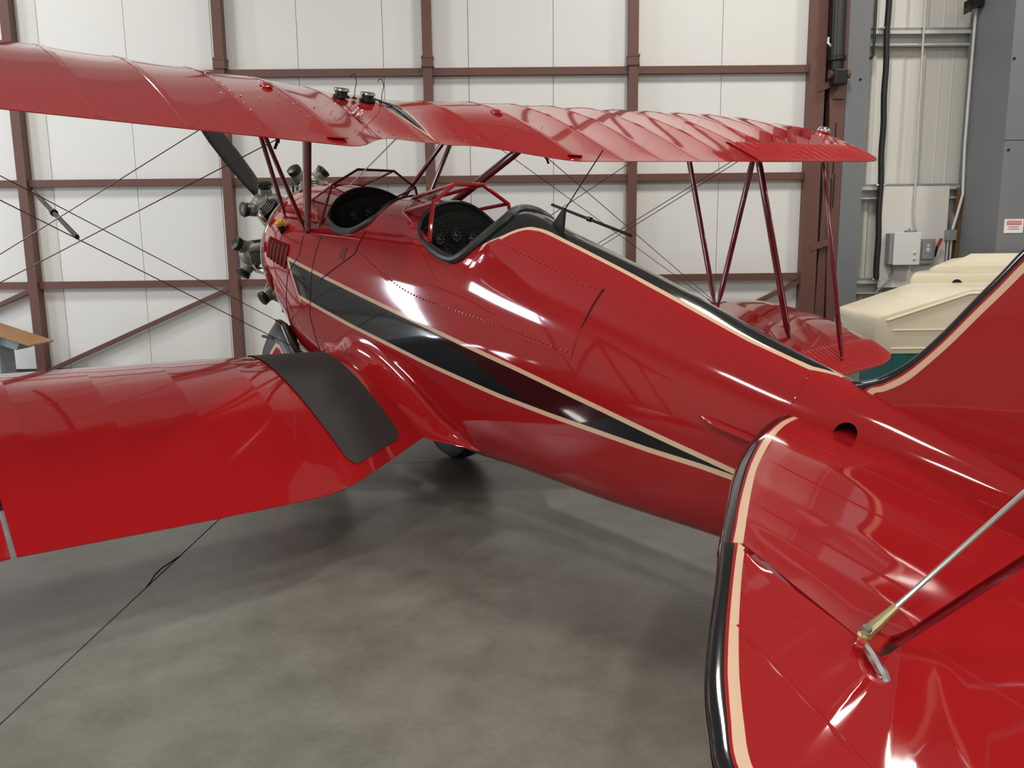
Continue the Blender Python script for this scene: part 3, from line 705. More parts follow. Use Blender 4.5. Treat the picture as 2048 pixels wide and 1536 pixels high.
def blade(ang, name='propeller_blade'):
    mb = MB(); ax = Vector((0, math.cos(ang), math.sin(ang))); tx = Vector((0, -math.sin(ang), math.cos(ang)))
    rows = []
    for r, c, th, tw in ((.06, .07, .05, 75), (.14, .09, .045, 68), (.26, .13, .036, 58), (.42, .165, .027, 45), (.6, .18, .021, 36), (.8, .178, .016, 29), (1.0, .155, .012, 24), (1.12, .12, .009, 21), (1.19, .07, .006, 20), (1.21, .02, .004, 20)):
        t = math.radians(tw); cd = tx*math.cos(t)+Vector((1, 0, 0))*math.sin(t); nd = Vector((1, 0, 0))*math.cos(t)-tx*math.sin(t)
        rows.append([A(-.13, 0, EZ)+ax*r+cd*(c/2*math.cos(q))+nd*(th/2*math.sin(q)) for q in [2*PI*i/12 for i in range(12)]])
    vs = [p for r in rows for p in r]; N = 12
    fs = [(i*N+j, i*N+(j+1) % N, (i+1)*N+(j+1) % N, (i+1)*N+j) for i in range(len(rows)-1) for j in range(N)]+[tuple(range(N))[::-1], tuple(range(len(vs)-N, len(vs)))]
    mb.add(vs, fs); return part(mb, name, m_prop, smooth=50)
blade(math.radians(49)); blade(math.radians(229))
mb = MB(); mb.lathe([(.03, .07), (.07, .05), (.085, 0), (.085, -.09), (.06, -.12)], (1, 0, 0), A(-.13, 0, EZ), 20); part(mb, 'propeller_hub', m_engine)

# ---- wings
def wing(W, y0, y1, name, m, ail0, ribs, nb=8, label=None):
    ys = []
    r = [q for q in ribs if y0 < q < y1]
    ends = [y0]+r+[y1]
    for a_, b_ in zip(ends, ends[1:]):
        k = max(1, int(round((b_-a_)/.37*nb)))
        ys += [a_+(b_-a_)*i/k for i in range(k)]
    ys.append(y1)
    hinge = W['te']-.335
    cols = []
    al = [(W['yc']+ail0, 1), (W['yc']-ail0, -1)]
    for y in ys: cols.append((y, abs(y-W['yc']) > ail0))
    for yb, _ in al:
        if y0 < yb < y1: cols += [(yb, True), (yb, False)]
    cols.sort(key=lambda q: (q[0], q[1] if q[0] > W['yc'] else not q[1]))
    cs = [0, .006, .02, .045, .08, .12, .17, .23, .3, .38, .46, .54, .62, .70, .78, .85, .91, .96, 1]
    def sag(y):
        prev = [q for q in ends if q <= y+1e-6][-1]; nx = [q for q in ends if q >= y-1e-6][0]
        if nx-prev < .05: return 0
        t = (y-prev)/(nx-prev); return max(0, 4*t*(1-t))
    mb = MB(); vs = []; nC = len(cs)
    for y, isail in cols:
        le, te = wing_edges(W, y); te2 = min(te, hinge) if isail else te
        if te2-le < .004: te2 = le+.004
        sg_ = sag(y)
        top, bot = [], []
        for c in cs:
            s = le+(te2-le)*c
            k = math.sin(PI*min(1, max(0, c)))**.6 if not isail else math.sin(PI*c*.85)**.6
            zt = wing_pt(W, y, s, True)-(.009 if W is UW else .006)*sg_*k; zb = wing_pt(W, y, s, False)+.004*sg_*k
            if zb > zt: zb = zt = (zt+zb)/2
            top.append(A(s, y, zt)); bot.append(A(s, y, zb))
        vs += top[::-1]+bot[1:]
    N = 2*nC-1
    fs = [(i*N+j, i*N+j+1, (i+1)*N+j+1, (i+1)*N+j) for i in range(len(cols)-1) for j in range(N-1)]
    fs += [(i*N+N-1, i*N, (i+1)*N, (i+1)*N+N-1) for i in range(len(cols)-1)]
    fs += [tuple(range(N))[::-1], tuple(range((len(cols)-1)*N, len(cols)*N))]
    mb.add(vs, fs); o = part(mb, name, m, label, smooth=28); me = o.data
    rb = [q for q in ends[1:-1]]
    on = [any(abs(v.co.y-q) < 1e-4 for q in rb) for v in me.vertices]
    at_ = me.attributes.get('sharp_edge') or me.attributes.new('sharp_edge', 'BOOLEAN', 'EDGE')
    for e in me.edges:
        if on[e.vertices[0]] and on[e.vertices[1]]: at_.data[e.index].value = True
    # rib tapes: thin raised strips over each rib
    tp = MB()
    for q in rb:
        le, te = wing_edges(W, q); te2 = min(te, hinge) if abs(q-W['yc']) > ail0 else te
        vs = []
        for i in range(15):
            s_ = le+(te2-le)*(.012+.975*(i/14)**1.3)
            vs += [A(s_, q-.018, wing_pt(W, q-.018, s_, True)-.0012), A(s_, q-.016, wing_pt(W, q-.016, s_, True)+(.0008 if W is UW else .0004)), A(s_, q+.016, wing_pt(W, q+.016, s_, True)+(.0008 if W is UW else .0004)), A(s_, q+.018, wing_pt(W, q+.018, s_, True)-.0012)]
        tp.add(vs, [(i*4+j, i*4+j+1, i*4+5+j, i*4+4+j) for i in range(14) for j in range(3)])
    if W is UW: sub(tp, 'rib_tape', m, o, smooth=40, fixn=False)
    return o
def aileron(W, sd, ail0, name='aileron'):
    hinge = W['te']-.335; ya = ail0+.02; mb = MB(); vs = []
    n = int((W['half']-ya)/.0125); rows = 0
    cs = [0, .03, .12, .3, .5, .7, .88, 1]
    for i in range(n):
        a = ya+(W['half']-.03-ya)*i/(n-1); y = W['yc']+sd*a
        le, te = wing_edges(W, y)
        h0 = max(hinge+.008, le)
        if te-h0 < .02: break
        rd = .006*math.cos(2*PI*a/.056)
        top, bot = [], []
        for c in cs:
            s = h0+(te-h0)*c; e = (1 if .05 < c < .95 else .3)*min(1, (te-h0)/.2)
            zt, zb = wing_pt(W, y, s, True)+.004+rd*e, wing_pt(W, y, s, False)-.002+rd*.6*e
            if zb > zt-.003: zb = zt-.003
            top.append(A(s, y, zt)); bot.append(A(s, y, zb))
        vs += top[::-1]+bot; rows += 1
    N = 2*len(cs)
    fs = [(i*N+j, i*N+(j+1) % N, (i+1)*N+(j+1) % N, (i+1)*N+j) for i in range(rows-1) for j in range(N)]+[tuple(range(N))[::-1], tuple(range((rows-1)*N, rows*N))]
    mb.add(vs, fs); return part(mb, name, m_red, 'corrugated metal aileron', smooth=50)
AIL = 2.55
ribsU = [UW['yc']+sgn*(.05+.37*k) for k in range(13) for sgn in (1, -1)]; ribsU = sorted(q for q in ribsU if abs(q-UW['yc']) < 4.4)
ribsL = sorted([sgn*(.55+.37*k) for k in range(10) for sgn in (1, -1)]); ribsL = [q for q in ribsL if abs(q) < 4.0]
wing(UW, UW['yc']-4.56, UW['yc']+4.56, 'upper_wing', m_wing, AIL, ribsU)
lwl = wing(LW, .30, 4.08, 'lower_wing', m_red, AIL, ribsL); lwr = wing(LW, -4.08, -.30, 'lower_wing', m_red, AIL, ribsL)
for W in (UW, LW):
    for sd in (1, -1): aileron(W, sd, AIL)
# anti-slip walkway on the left lower wing root (and its twin)
for sd, par in ((1, lwl), (-1, lwr)):
    mb = MB(); vs = []; NI, NJ = 40, 12
    for i in range(NI+1):
        t = i/NI; s = 1.672+(3.085-1.672)*t
        yi, yo = .66+.0*t, 1.11-.03*t
        send = 3.0
        cut = 0
        rr = .07
        if s > 3.02-rr: pass
        for j in range(NJ+1):
            u = j/NJ; y = yi+(yo-yi)*u
            # rear edge runs parallel to the cut-away trailing edge
            te = wing_edges(LW, y)[1]-.085; le = 1.668
            ss = le+(te-le)*t
            if t > .93 and (u < .12 or u > .88):
                e = min(u, 1-u)/.12; ss -= (1-math.sqrt(max(0, 1-(1-e)**2)))*.06*(t-.93)/.07
            vs.append(A(ss, sd*y, wing_pt(LW, sd*y, ss, True)+.0025))
    fs = [(i*(NJ+1)+j, i*(NJ+1)+j+1, (i+1)*(NJ+1)+j+1, (i+1)*(NJ+1)+j) for i in range(NI) for j in range(NJ)]
    mb.add(vs, fs); sub(mb, 'wing_walkway', m_walk, par, 'dark grey anti-slip walkway strip', smooth=30, fixn=False)
    # root fillet between wing and fuselage
    mb = MB(); vs = []; NI, NJ = 36, 10
    for i in range(NI+1):
        t = i/NI; s = 1.45+(3.02-1.45)*t
        le = 1.666
        wz = lambda y: wing_pt(LW, y, min(max(s, le), 2.79), True) if s < 2.79 else wing_pt(LW, y, 2.79, True)-.01*(s-2.79)/.3
        hgt = interp([(1.45, .012), (1.62, .07), (1.9, .115), (2.4, .11), (2.8, .075), (3.02, .005)], s)
        wid = interp([(1.45, .008), (1.6, .07), (1.9, .15), (2.4, .165), (2.75, .16), (2.9, .07), (3.02, .004)], s)
        base = max(wz(.5), interp(FUS_ZB, s)+.08) if s > 2.7 else (wz(.5) if s > le else wing_pt(LW, .5, le, True)-.0)
        zt_ = base+hgt
        yt_ = fus_y(s, zt_)
        yb_ = fus_y(s, base)+wid
        for j in range(NJ+1):
            q = j/NJ*PI/2
            # concave quarter ellipse
            y = yb_-(yb_-yt_)*math.sin(q)**1.15; z = zt_-(zt_-base)*math.cos(q)**1.15 if j < NJ else zt_
            z = base+(zt_-base)*(1-math.cos(q))
            if j == 0: z -= .004
            vs.append(A(s, sd*(y+.002), z+.003))
    fs = [(i*(NJ+1)+j, i*(NJ+1)+j+1, (i+1)*(NJ+1)+j+1, (i+1)*(NJ+1)+j) for i in range(NI) for j in range(NJ)]
    mb.add(vs, fs); sub(mb, 'wing_fillet', m_red, par, smooth=40, fixn=False)
# hand holes, tank caps with bent gauge wires, root blisters, screw row on the upper wing
for y in (.93, UW['yc']*2-.93):
    s = 2.37; mb = MB(); n_ = 16
    cpt = A(s, y, wing_pt(UW, y, s, True)+.002)
    ring = [cpt+Vector((-.022*math.sin(2*PI*k/n_), .055*math.cos(2*PI*k/n_), INC*.022*math.sin(2*PI*k/n_)+.003)) for k in range(n_)]
    mb.add(ring, [tuple(range(n_))]); hh = part(mb, 'hand_hole', m_strut, smooth=0, fixn=False)
    mb = MB(); mb.tube(ring, .004, 6, closed=True); sub(mb, 'hand_hole_rim', m_red, hh)
for y, yy in ((.425, .335), (.245, .145)):
    s = 1.40; zt = wing_pt(UW, y, s, True)
    mb = MB(); mb.lathe([(.05, -.005), (.05, .012), (.038, .014), (.038, .03), (.046, .032), (.046, .05), (.03, .053)], (0, 0, 1), A(s, y, zt), 16); fcap = part(mb, 'fuel_cap', m_enginedark, 'dark ribbed fuel cap')
    mb = MB(); mb.lathe([(.047, .034), (.049, .041), (.047, .048)], (0, 0, 1), A(s, y, zt), 16); sub(mb, 'cap_ring', m_chrome, fcap)
    zt = wing_pt(UW, yy, s, True); q = A(s, yy, zt)
    mb = MB(); mb.tube([q+Vector(d) for d in ((0, 0, -.01), (0, 0, .05), (0, -.01, .10), (0, .0, .13), (0, .01, .145), (0, .03, .135), (0, .035, .12))], .0028, 6); mb.lathe([(.015, 0), (.015, .008), (.006, .016)], (0, 0, 1), q, 10); part(mb, 'gauge_wire', m_enginedark)
for y in (.99, -.60):
    s = 1.62; zt = wing_pt(UW, y, s, True); mb = MB(); mb.sphere(A(s, y, zt-.004), .05, 10, sc=(1.2, .7, .45)); part(mb, 'root_blister', m_red)
mb = MB()
for k in range(22):
    y = 1.35-.10*k; s = 1.93; mb.sphere(A(s, y, wing_pt(UW, y, s, True)+.001), .005, 5)
for k in range(8):
    for y in (1.28, .98): mb.sphere(A(1.5+.09*k, y, wing_pt(UW, y, 1.5+.09*k, True)+.001), .0045, 5)
tag(part(mb, 'wing_screw', m_alu), kind='stuff')
for sd in (1, -1):
    y = UW['yc']+sd*4.33; mb = MB(); mb.sphere(A(1.80, y, wing_pt(UW, y, 1.8, True)+.015), .05, 12, sc=(1.3, .8, .7)); nl = part(mb, 'navigation_light', m_chrome, 'small bright navigation light on the wing tip')
    mb = MB(); mb.tube([A(1.95, UW['yc']+sd*.93, .93), A(1.95, UW['yc']+sd*.93, .86)], .012, 8); mb.tube([A(1.95, UW['yc']+sd*.93, .87), A(1.96, UW['yc']+sd*.95, .83)], .008, 8)
    part(mb, 'aileron_pulley_fitting', m_enginedark)

# ---- struts and wires
def strut(a, b, name, r=.028, ry=.013, m=m_strut):
    mb = MB(); a, b = A(*a), A(*b); d = (b-a).normalized(); L = (b-a).length
    ks = [0, .03, .06, .12, .5, .88, .94, .97, 1]
    mb.tube([a+(b-a)*k for k in ks], [r*.35, r*.4, r*.75, r, r, r, r*.75, r*.4, r*.35], 14, chord=(1, 0, 0), ry=None) if False else None
    x = Vector((1, 0, 0)); x = (x-d*d.dot(x)).normalized(); yv = d.cross(x); vs = []; n = 14
    for k in ks:
        f = .4 if k in (0, 1) else .55 if k in (.03, .97) else .85 if k in (.06, .94) else 1
        vs += [a+(b-a)*k+x*r*f*math.cos(2*PI*j/n)+yv*ry*f*math.sin(2*PI*j/n) for j in range(n)]
    fs = [(i*n+j, i*n+(j+1) % n, (i+1)*n+(j+1) % n, (i+1)*n+j) for i in range(len(ks)-1) for j in range(n)]+[tuple(range(n))[::-1], tuple(range(len(vs)-n, len(vs)))]
    mb.add(vs, fs); o = part(mb, name, m, smooth=50)
    mb = MB(); mb.sphere(a+d*.01, ry*1.1, 8); mb.sphere(b-d*.01, ry*1.1, 8); sub(mb, 'strut_fitting', m_strut, o)
    return o
def upz(y, s): return wing_pt(UW, y, s, False)
def loz(y, s): return wing_pt(LW, y, s, True)
YS = 3.04; sFU, sRU, sFL, sRL = 1.15, 1.95, 1.866, 2.664
for sd in (1, -1):
    YS = 3.22 if sd > 0 else 3.04
    yu = sd*YS
    fu, ru = (sFU, yu, upz(yu, sFU)+.02), (sRU, yu, upz(yu, sRU)+.02)
    f_l, r_l = (sFL, sd*YS, loz(YS, sFL)-.01), (sRL, sd*YS, loz(YS, sRL)-.01)
    strut(fu, f_l, 'interplane_strut'); strut(ru, r_l, 'interplane_strut', .032, .015); strut(ru, (sFL+.06, sd*(YS-.03), loz(YS, sFL)), 'interplane_strut')
    ya = UW['yc']*0+sd*3.28
    strut((2.36, sd*3.40, wing_pt(UW, sd*3.40, 2.36, False)-.012), (3.03, sd*3.26, wing_pt(LW, 3.26, 3.03, True)+.015), 'aileron_link_strut', .022, .013)
    yt = UW['yc']+sd*.77
    cf, cr = (sFU, yt, upz(yt, sFU)+.02), (sRU, yt-sd*.0, upz(yt, sRU)+.02)
    strut((.63, sd*.418, .21), cf, 'cabane_strut', .021, .014); strut((1.0, sd*.44, .195), cf, 'cabane_strut', .021, .014); strut((1.03, sd*.44, .20), cr, 'cabane_strut', .034, .019)
    def wire(a, b, name, r=.0032):
        mb = MB(); a_, b_ = A(*a), A(*b); mb.tube([a_, b_], r, 6); d = (b_-a_).normalized()
        mb.tube([a_, a_+d*.10], r*1.9, 6); mb.tube([b_, b_-d*.10], r*1.9, 6); return part(mb, name, m_steelwire)
    wire((.80, sd*.475, -.53), fu, 'flying_wire')
    wire((1.30, sd*.47, -.62), ru, 'flying_wire')
    if sd < 0: wire((1.36, sd*.47, -.62), (ru[0]+.05, ru[1], ru[2]), 'flying_wire')
    wire(cf, f_l, 'landing_wire', .0028); wire(cr, (f_l[0]+.05, f_l[1], f_l[2]), 'landing_wire', .0028)
    yj, ja, jb_ = (2.0, .68, 1.75) if sd > 0 else (1.75, 1.0, 1.94)
    mb = MB(); mb.tube([A(ja, sd*yj, .375 if sd > 0 else .396), A(jb_, sd*yj, .333)], .012, 8); jv = part(mb, 'wire_spreader', m_matblack, 'thin dark stick joining the crossing wires')
    mb = MB(); mb.lathe([(.02, -.02), (.02, .02)], (1, 0, 0), A((ja+jb_)/2, sd*yj, .354 if sd > 0 else .365), 10); sub(mb, 'spreader_collar', m_enginedark, jv)
mb = MB(); mb.tube([A(1.95, .35, .92), A(1.26, .27, .54)], .004, 6); part(mb, 'cabane_wire', m_boxw, 'thin wire with its glint painted white, from upper wing to front cockpit')  # reflected light on the wire put into its colour as plain white

# ---- windscreens
def windscreen(aft, fwd, name, lab, R=.009):
    # aft: foot, shoulder, top (left half); fwd: foot, shoulder
    r = MB(); P = lambda q, sd: A(q[0], sd*q[1], q[2])
    aft_l = [P(q, 1) for q in aft]; aft_r = [P(q, -1) for q in aft]
    r.tube(aft_l+aft_r[::-1], R, 8)
    for sd in (1, -1):
        r.tube([P(fwd[0], sd), P(aft[0], sd)], R, 8); r.tube([P(fwd[0], sd), P(aft[1], sd)], R*.9, 8); r.tube([P(fwd[1], sd), P(aft[2], sd)], R*.9, 8)
        r.tube([P(fwd[0], sd), P(fwd[1], sd)], R*.9, 8)
    r.tube([P(fwd[1], 1), P(fwd[1], -1)], R*.9, 8)
    fr = part(r, name, m_strut if 'front' in lab else m_red, lab)
    for sd in (1, -1):
        for q in ([fwd[0], aft[0], aft[1]], [fwd[0], aft[1], aft[2], fwd[1]]):
            mb = MB(); mb.add([P(k, sd) for k in q], [tuple(range(len(q)))]); sub(mb, 'pane', m_glass, fr, smooth=0, fixn=False)
    mb = MB(); mb.add([P(fwd[1], 1), P(aft[2], 1), P(aft[2], -1), P(fwd[1], -1)], [(0, 1, 2, 3)]); sub(mb, 'pane', m_glass, fr, smooth=0, fixn=False)
windscreen([(2.335, .318, .405), (2.27, .27, .615), (2.22, .10, .715)], [(1.90, .232, .495), (1.74, .07, .552)], 'windscreen', 'red framed windscreen of the rear cockpit', .0125)
windscreen([(1.15, .408, .255), (1.13, .325, .525), (1.13, .14, .635)], [(.80, .305, .37), (.74, .12, .47)], 'windscreen', 'dark red framed windscreen of the front cockpit')

# ---- cockpit fittings
for s, lab in ((2.135, 'rear'), (1.06, 'front')):
    mb = MB(); pl = []
    for k in range(17):
        y = -.29+.58*k/16; pl.append(A(s, y, fus_z(s+.03, min(.30, abs(y)))-.06))
    pl += [A(s, .27, -.05), A(s, -.27, -.05)]
    mb.prism(pl, (0, 0, 0), (-.012, 0, 0)); ip_ = part(mb, 'instrument_panel', mat('panel_crackle', (.011, .011, .008), .35, bump=(90, .8)), smooth=0)
    for y, z, r_ in ((.0, .40, .045), (.12, .38, .04), (-.12, .38, .04), (.06, .28, .04), (-.06, .28, .04), (.17, .26, .04), (-.17, .26, .04), (.0, .17, .035), (.12, .15, .035)):
        z -= .06 if s < 2 else .0
        mb = MB(); mb.lathe([(r_, 0), (r_, .012), (r_*.86, .014), (r_*.84, .008)], (-1, 0, 0), A(s+.012, y, z), 20); gg = sub(mb, 'gauge', m_matblack, ip_)
    mb = MB()
    for y, z, r_ in ((.0, .40, .045), (.12, .38, .04), (-.12, .38, .04), (.06, .28, .04), (-.06, .28, .04), (.17, .26, .04), (-.17, .26, .04)):
        z -= .06 if s < 2 else .0
        for k in range(8):
            a = 2*PI*k/8; c_ = A(s+.0215, y+r_*.62*math.cos(a), z+r_*.62*math.sin(a)); mb.box(c_, (.001, .004, .004))
        mb.beam(A(s+.0215, y, z), A(s+.0215, y+r_*.5, z+r_*.2), .003, .001, (1, 0, 0))
    sub(mb, 'gauge_marking', m_boxw, ip_, smooth=0)
for s0, s1 in ((2.45, 2.70), (1.38, 1.60)):
    mb = MB(); mb.box(A((s0+s1)/2-.06, 0, -.28), (.36, .42, .08)); mb.beam(A(s1, 0, -.25), A(s1+.03, 0, .28), .42, .06, (1, 0, 0)); part(mb, 'seat', m_leather, bevel=.02)
# antenna
mb = MB(); mb.prism([A(2.99, 0, .62), A(3.085, 0, .61), A(3.075, 0, .735), A(3.068, 0, .735)], (0, -.009, 0), (0, .009, 0)); at = part(mb, 'antenna', m_matblack, smooth=0)
mb = MB(); mb.tube([A(3.07, 0, .72), A(3.284, 0, 1.05)], .0032, 6); sub(mb, 'antenna_rod', m_matblack, at)

# ---- tail surfaces: rows of (outer edge, cream outer, cream inner, inner limit) resampled and thickened
def cr(pts, t):
    n = len(pts)-1; f = min(n-1e-6, max(0, t*n)); i = int(f); u = f-i
    p = [Vector(pts[min(n, max(0, i+k))]) for k in (-1, 0, 1, 2)]
    return .5*((2*p[1])+(p[2]-p[0])*u+(2*p[0]-5*p[1]+4*p[2]-p[3])*u*u+(3*p[1]-p[0]-3*p[2]+p[3])*u**3)
def banded(name, outer, co, ci, inner, to3, thick, label=None, n=48, edge_t=.004, gap=.19, ribs=0):
    mb = MB(); T = []; B = []; N = 0
    for i in range(n+1):
        t = i/n; o, a, b_, h_ = cr(outer, t), cr(co, t), cr(ci, t), cr(inner, t)
        red = a+(o-a)*gap
        sec = [(o, 0.12), (o.lerp(red, .06), .50), (o.lerp(red, .18), .70), (o.lerp(red, .5), .85), (red, .90), (a, .91), (b_, .93)]+[(b_.lerp(h_, k/8), .93+.07*k/8) for k in range(1, 9)]
        r_ = [(q, thick*w_) for q, w_ in sec]
        if ribs:
            sg_ = abs(math.sin(PI*t*ribs)); r_ = [(q, w_-(.004*sg_ if k > 6 and k < 14 else 0)) for k, (q, w_) in enumerate(r_)]
        T.append([to3(q, w_) for q, w_ in r_]); B.append([to3(q, -w_) for q, w_ in r_])
    M = len(T[0]); mats = [1, 1, 1, 1, 0, 2]+[0]*20
    vt = [p for r in T for p in r]; vb = [p for r in B for p in r]; o_ = len(vt)
    fs = []; ms = []
    for i in range(n):
        for j in range(M-1):
            fs.append((i*M+j, i*M+j+1, (i+1)*M+j+1, (i+1)*M+j)); fs.append((o_+i*M+j, o_+(i+1)*M+j, o_+(i+1)*M+j+1, o_+i*M+j+1)); ms += [mats[j]]*2
        fs.append((i*M+M-1, (i+1)*M+M-1, o_+(i+1)*M+M-1, o_+i*M+M-1)); ms.append(0)
    for i in (0, n):
        for j in range(M-1): fs.append((i*M+j, i*M+j+1, o_+i*M+j+1, o_+i*M+j)); ms.append(mats[j])
    mb.add(vt+vb, fs); mb.m = ms
    return part(mb, name, [m_red, m_black, m_cream], label, smooth=40)
ZS = .221
S_out = [(4.63, .05), (4.652, .16), (4.665, .269), (4.73, .466), (4.832, .687), (4.929, .858), (5.03, 1.013), (5.119, 1.147), (5.178, 1.234)]
S_co = [(4.675, .05), (4.689, .158), (4.709, .285), (4.774, .469), (4.876, .679), (4.971, .846), (5.067, 1.002), (5.135, 1.105), (5.19, 1.192)]
S_ci = [(4.70, .05), (4.71, .17), (4.735, .30), (4.80, .47), (4.905, .69), (4.993, .84), (5.088, .99), (5.15, 1.085), (5.203, 1.166)]
S_in = [(5.625, .05), (5.626, .16), (5.627, .27), (5.628, .466), (5.63, .687), (5.632, .858), (5.634, 1.013), (5.635, 1.147), (5.61, 1.272)]
E_out = [(5.184, 1.243), (5.286, 1.382), (5.395, 1.538), (5.479, 1.652), (5.537, 1.722), (5.594, 1.78), (5.659, 1.843), (5.76, 1.90), (5.90, 1.91), (6.04, 1.84), (6.15, 1.68), (6.21, 1.42), (6.23, 1.0), (6.20, .6), (6.10, .25), (5.95, .10)]
E_co = [(5.211, 1.203), (5.30, 1.335), (5.416, 1.50), (5.501, 1.614), (5.54, 1.662), (5.60, 1.731), (5.676, 1.812), (5.76, 1.85), (5.88, 1.86), (6.0, 1.80), (6.10, 1.65), (6.155, 1.40), (6.175, 1.0), (6.15, .6), (6.06, .28), (5.93, .14)]
E_ci = [(5.235, 1.206), (5.315, 1.325), (5.432, 1.488), (5.52, 1.602), (5.558, 1.648), (5.618, 1.716), (5.69, 1.79), (5.765, 1.825), (5.87, 1.835), (5.985, 1.78), (6.08, 1.64), (6.13, 1.40), (6.15, 1.0), (6.125, .6), (6.04, .30), (5.92, .17)]
E_in = [(5.242, 1.222), (5.32, 1.236), (5.40, 1.248), (5.48, 1.259), (5.54, 1.267), (5.60, 1.278), (5.655, 1.285), (5.66, 1.28), (5.66, 1.22), (5.66, 1.15), (5.66, 1.05), (5.66, .9), (5.66, .7), (5.66, .45), (5.66, .2), (5.66, .10)]
for sd in (1, -1):
    stb = banded('stabilizer', S_out, S_co, S_ci, S_in, lambda q, w_: A(q.x, sd*q.y, ZS+w_), .026, 'red stabilizer with black edge band and cream stripe', ribs=5)
    elv = banded('elevator', E_out, E_co, E_ci, E_in, lambda q, w_: A(q.x, sd*q.y, ZS+.004+(5.65-q.x)*.032+w_), .024, 'red elevator with black edge band and cream stripe', n=70, ribs=9)
    # ridge on the horn of the elevator and ribs on the stabilizer
    zE = lambda s: ZS+.004+(5.65-s)*.032+.0205
    for a_, b_ in (((5.43, 1.49), (6.02, 1.67)), ((5.70, 1.15), (6.10, 1.16)), ((5.70, .75), (6.10, .76))):
        mb = MB(); mb.tube([A(a_[0], sd*a_[1], zE(a_[0])-.003), A(b_[0], sd*b_[1], zE(b_[0])-.003)], .0065, 8); sub(mb, 'rib_tape', m_red, elv)
    for a_, b_ in (((4.84, .62), (5.6, .65)), ((5.0, .93), (5.6, .96)), ((4.74, .36), (5.6, .37))):
        mb = MB(); mb.tube([A(a_[0], sd*a_[1], ZS+.0195), A(b_[0], sd*b_[1], ZS+.0225)], .004, 8); sub(mb, 'rib_tape', m_red, stb)
    # hinge bracket, brace wire and elevator hinge
    mb = MB(); mb.prism([A(5.585, sd*1.24, ZS+.02), A(5.64, sd*1.22, ZS+.02), A(5.655, sd*1.30, ZS+.02), A(5.61, sd*1.33, ZS+.02)], (0, 0, -.01), (0, 0, .026)); br = part(mb, 'brace_bracket', m_red, smooth=0, bevel=.006)
    mb = MB(); mb.lathe([(.016, 0), (.016, .006), (.009, .007), (.009, .012)], (0, 0, 1), A(5.61, sd*1.285, ZS+.045), 8); sub(mb, 'bracket_bolt', m_bronze, br)
    mb = MB(); q = [A(5.625, sd*1.30, ZS+.035), A(5.66, sd*1.335, ZS+.045), A(5.69, sd*1.345, ZS+.03), A(5.71, sd*1.345, ZS+.0)]
    mb.tube(q, .012, 8); sub(mb, 'hinge_arm', m_alu, br)
    mb = MB(); mb.tube([A(5.645, sd*1.20, ZS+.006), A(5.645, sd*.12, ZS+.006)], .012, 8); part(mb, 'hinge_tube', m_strut)
    a_, b_ = A(5.605, sd*1.27, ZS+.045), A(5.72, sd*.03, .86); d = (b_-a_).normalized()
    mb = MB(); mb.tube([a_+d*.085, b_], .0065, 8); bw = part(mb, 'tail_brace_wire', m_alu, 'bright steel brace wire from stabilizer to fin')
    mb = MB(); mb.tube([a_, a_+d*.03, a_+d*.075, a_+d*.1], [.014, .014, .010, .009], 10); sub(mb, 'wire_fork', m_bronze, bw)
    mb = MB(); mb.lathe([(.011, -.012), (.011, .018)], (0, 0, 1), a_, 8); sub(mb, 'fork_pin', m_engine, bw)
F_out = [(4.79, .402), (4.845, .425), (4.903, .465), (4.961, .527), (5.013, .602), (5.07, .705), (5.122, .81), (5.172, .907), (5.217, 1.0), (5.28, 1.12), (5.36, 1.24), (5.48, 1.34), (5.60, 1.39), (5.73, 1.40)]
F_co = [(4.85, .36), (4.875, .405), (4.915, .43), (4.975, .49), (5.027, .565), (5.085, .665), (5.138, .77), (5.19, .868), (5.238, .965), (5.31, 1.08), (5.395, 1.195), (5.50, 1.285), (5.61, 1.33), (5.73, 1.34)]
F_ci = [(4.872, .34), (4.893, .392), (4.93, .415), (4.993, .475), (5.045, .553), (5.104, .655), (5.157, .758), (5.21, .858), (5.26, .955), (5.33, 1.065), (5.412, 1.175), (5.512, 1.262), (5.615, 1.305), (5.73, 1.315)]
F_in = [(5.0, .30), (5.3, .26), (5.6, .22), (5.73, .24), (5.73, .34), (5.73, .45), (5.73, .56), (5.73, .68), (5.73, .80), (5.73, .92), (5.73, 1.03), (5.73, 1.13), (5.73, 1.21), (5.73, 1.28)]
banded('fin', F_out, F_co, F_ci, F_in, lambda q, w_: A(q.x, w_, q.y), .024, gap=.24, label='red fin with black leading edge band and cream stripe')
R_out = [(5.75, 1.40), (5.9, 1.38), (6.08, 1.27), (6.24, 1.06), (6.33, .8), (6.35, .5), (6.32, .22), (6.22, 0), (6.05, -.12), (5.85, -.15)]
R_co = [(5.75, 1.34), (5.88, 1.325), (6.04, 1.225), (6.19, 1.03), (6.275, .79), (6.295, .5), (6.265, .24), (6.175, .04), (6.03, -.07), (5.85, -.1)]
R_ci = [(5.75, 1.315), (5.87, 1.30), (6.02, 1.205), (6.165, 1.02), (6.25, .785), (6.27, .5), (6.24, .25), (6.155, .055), (6.02, -.05), (5.85, -.08)]
R_in = [(5.75, 1.28), (5.75, 1.2), (5.75, 1.05), (5.75, .9), (5.75, .75), (5.75, .55), (5.75, .35), (5.75, .15), (5.75, 0), (5.75, -.06)]
banded('rudder', R_out, R_co, R_ci, R_in, lambda q, w_: A(q.x, w_, q.y), .022, 'red rudder with black edge band and cream stripe')

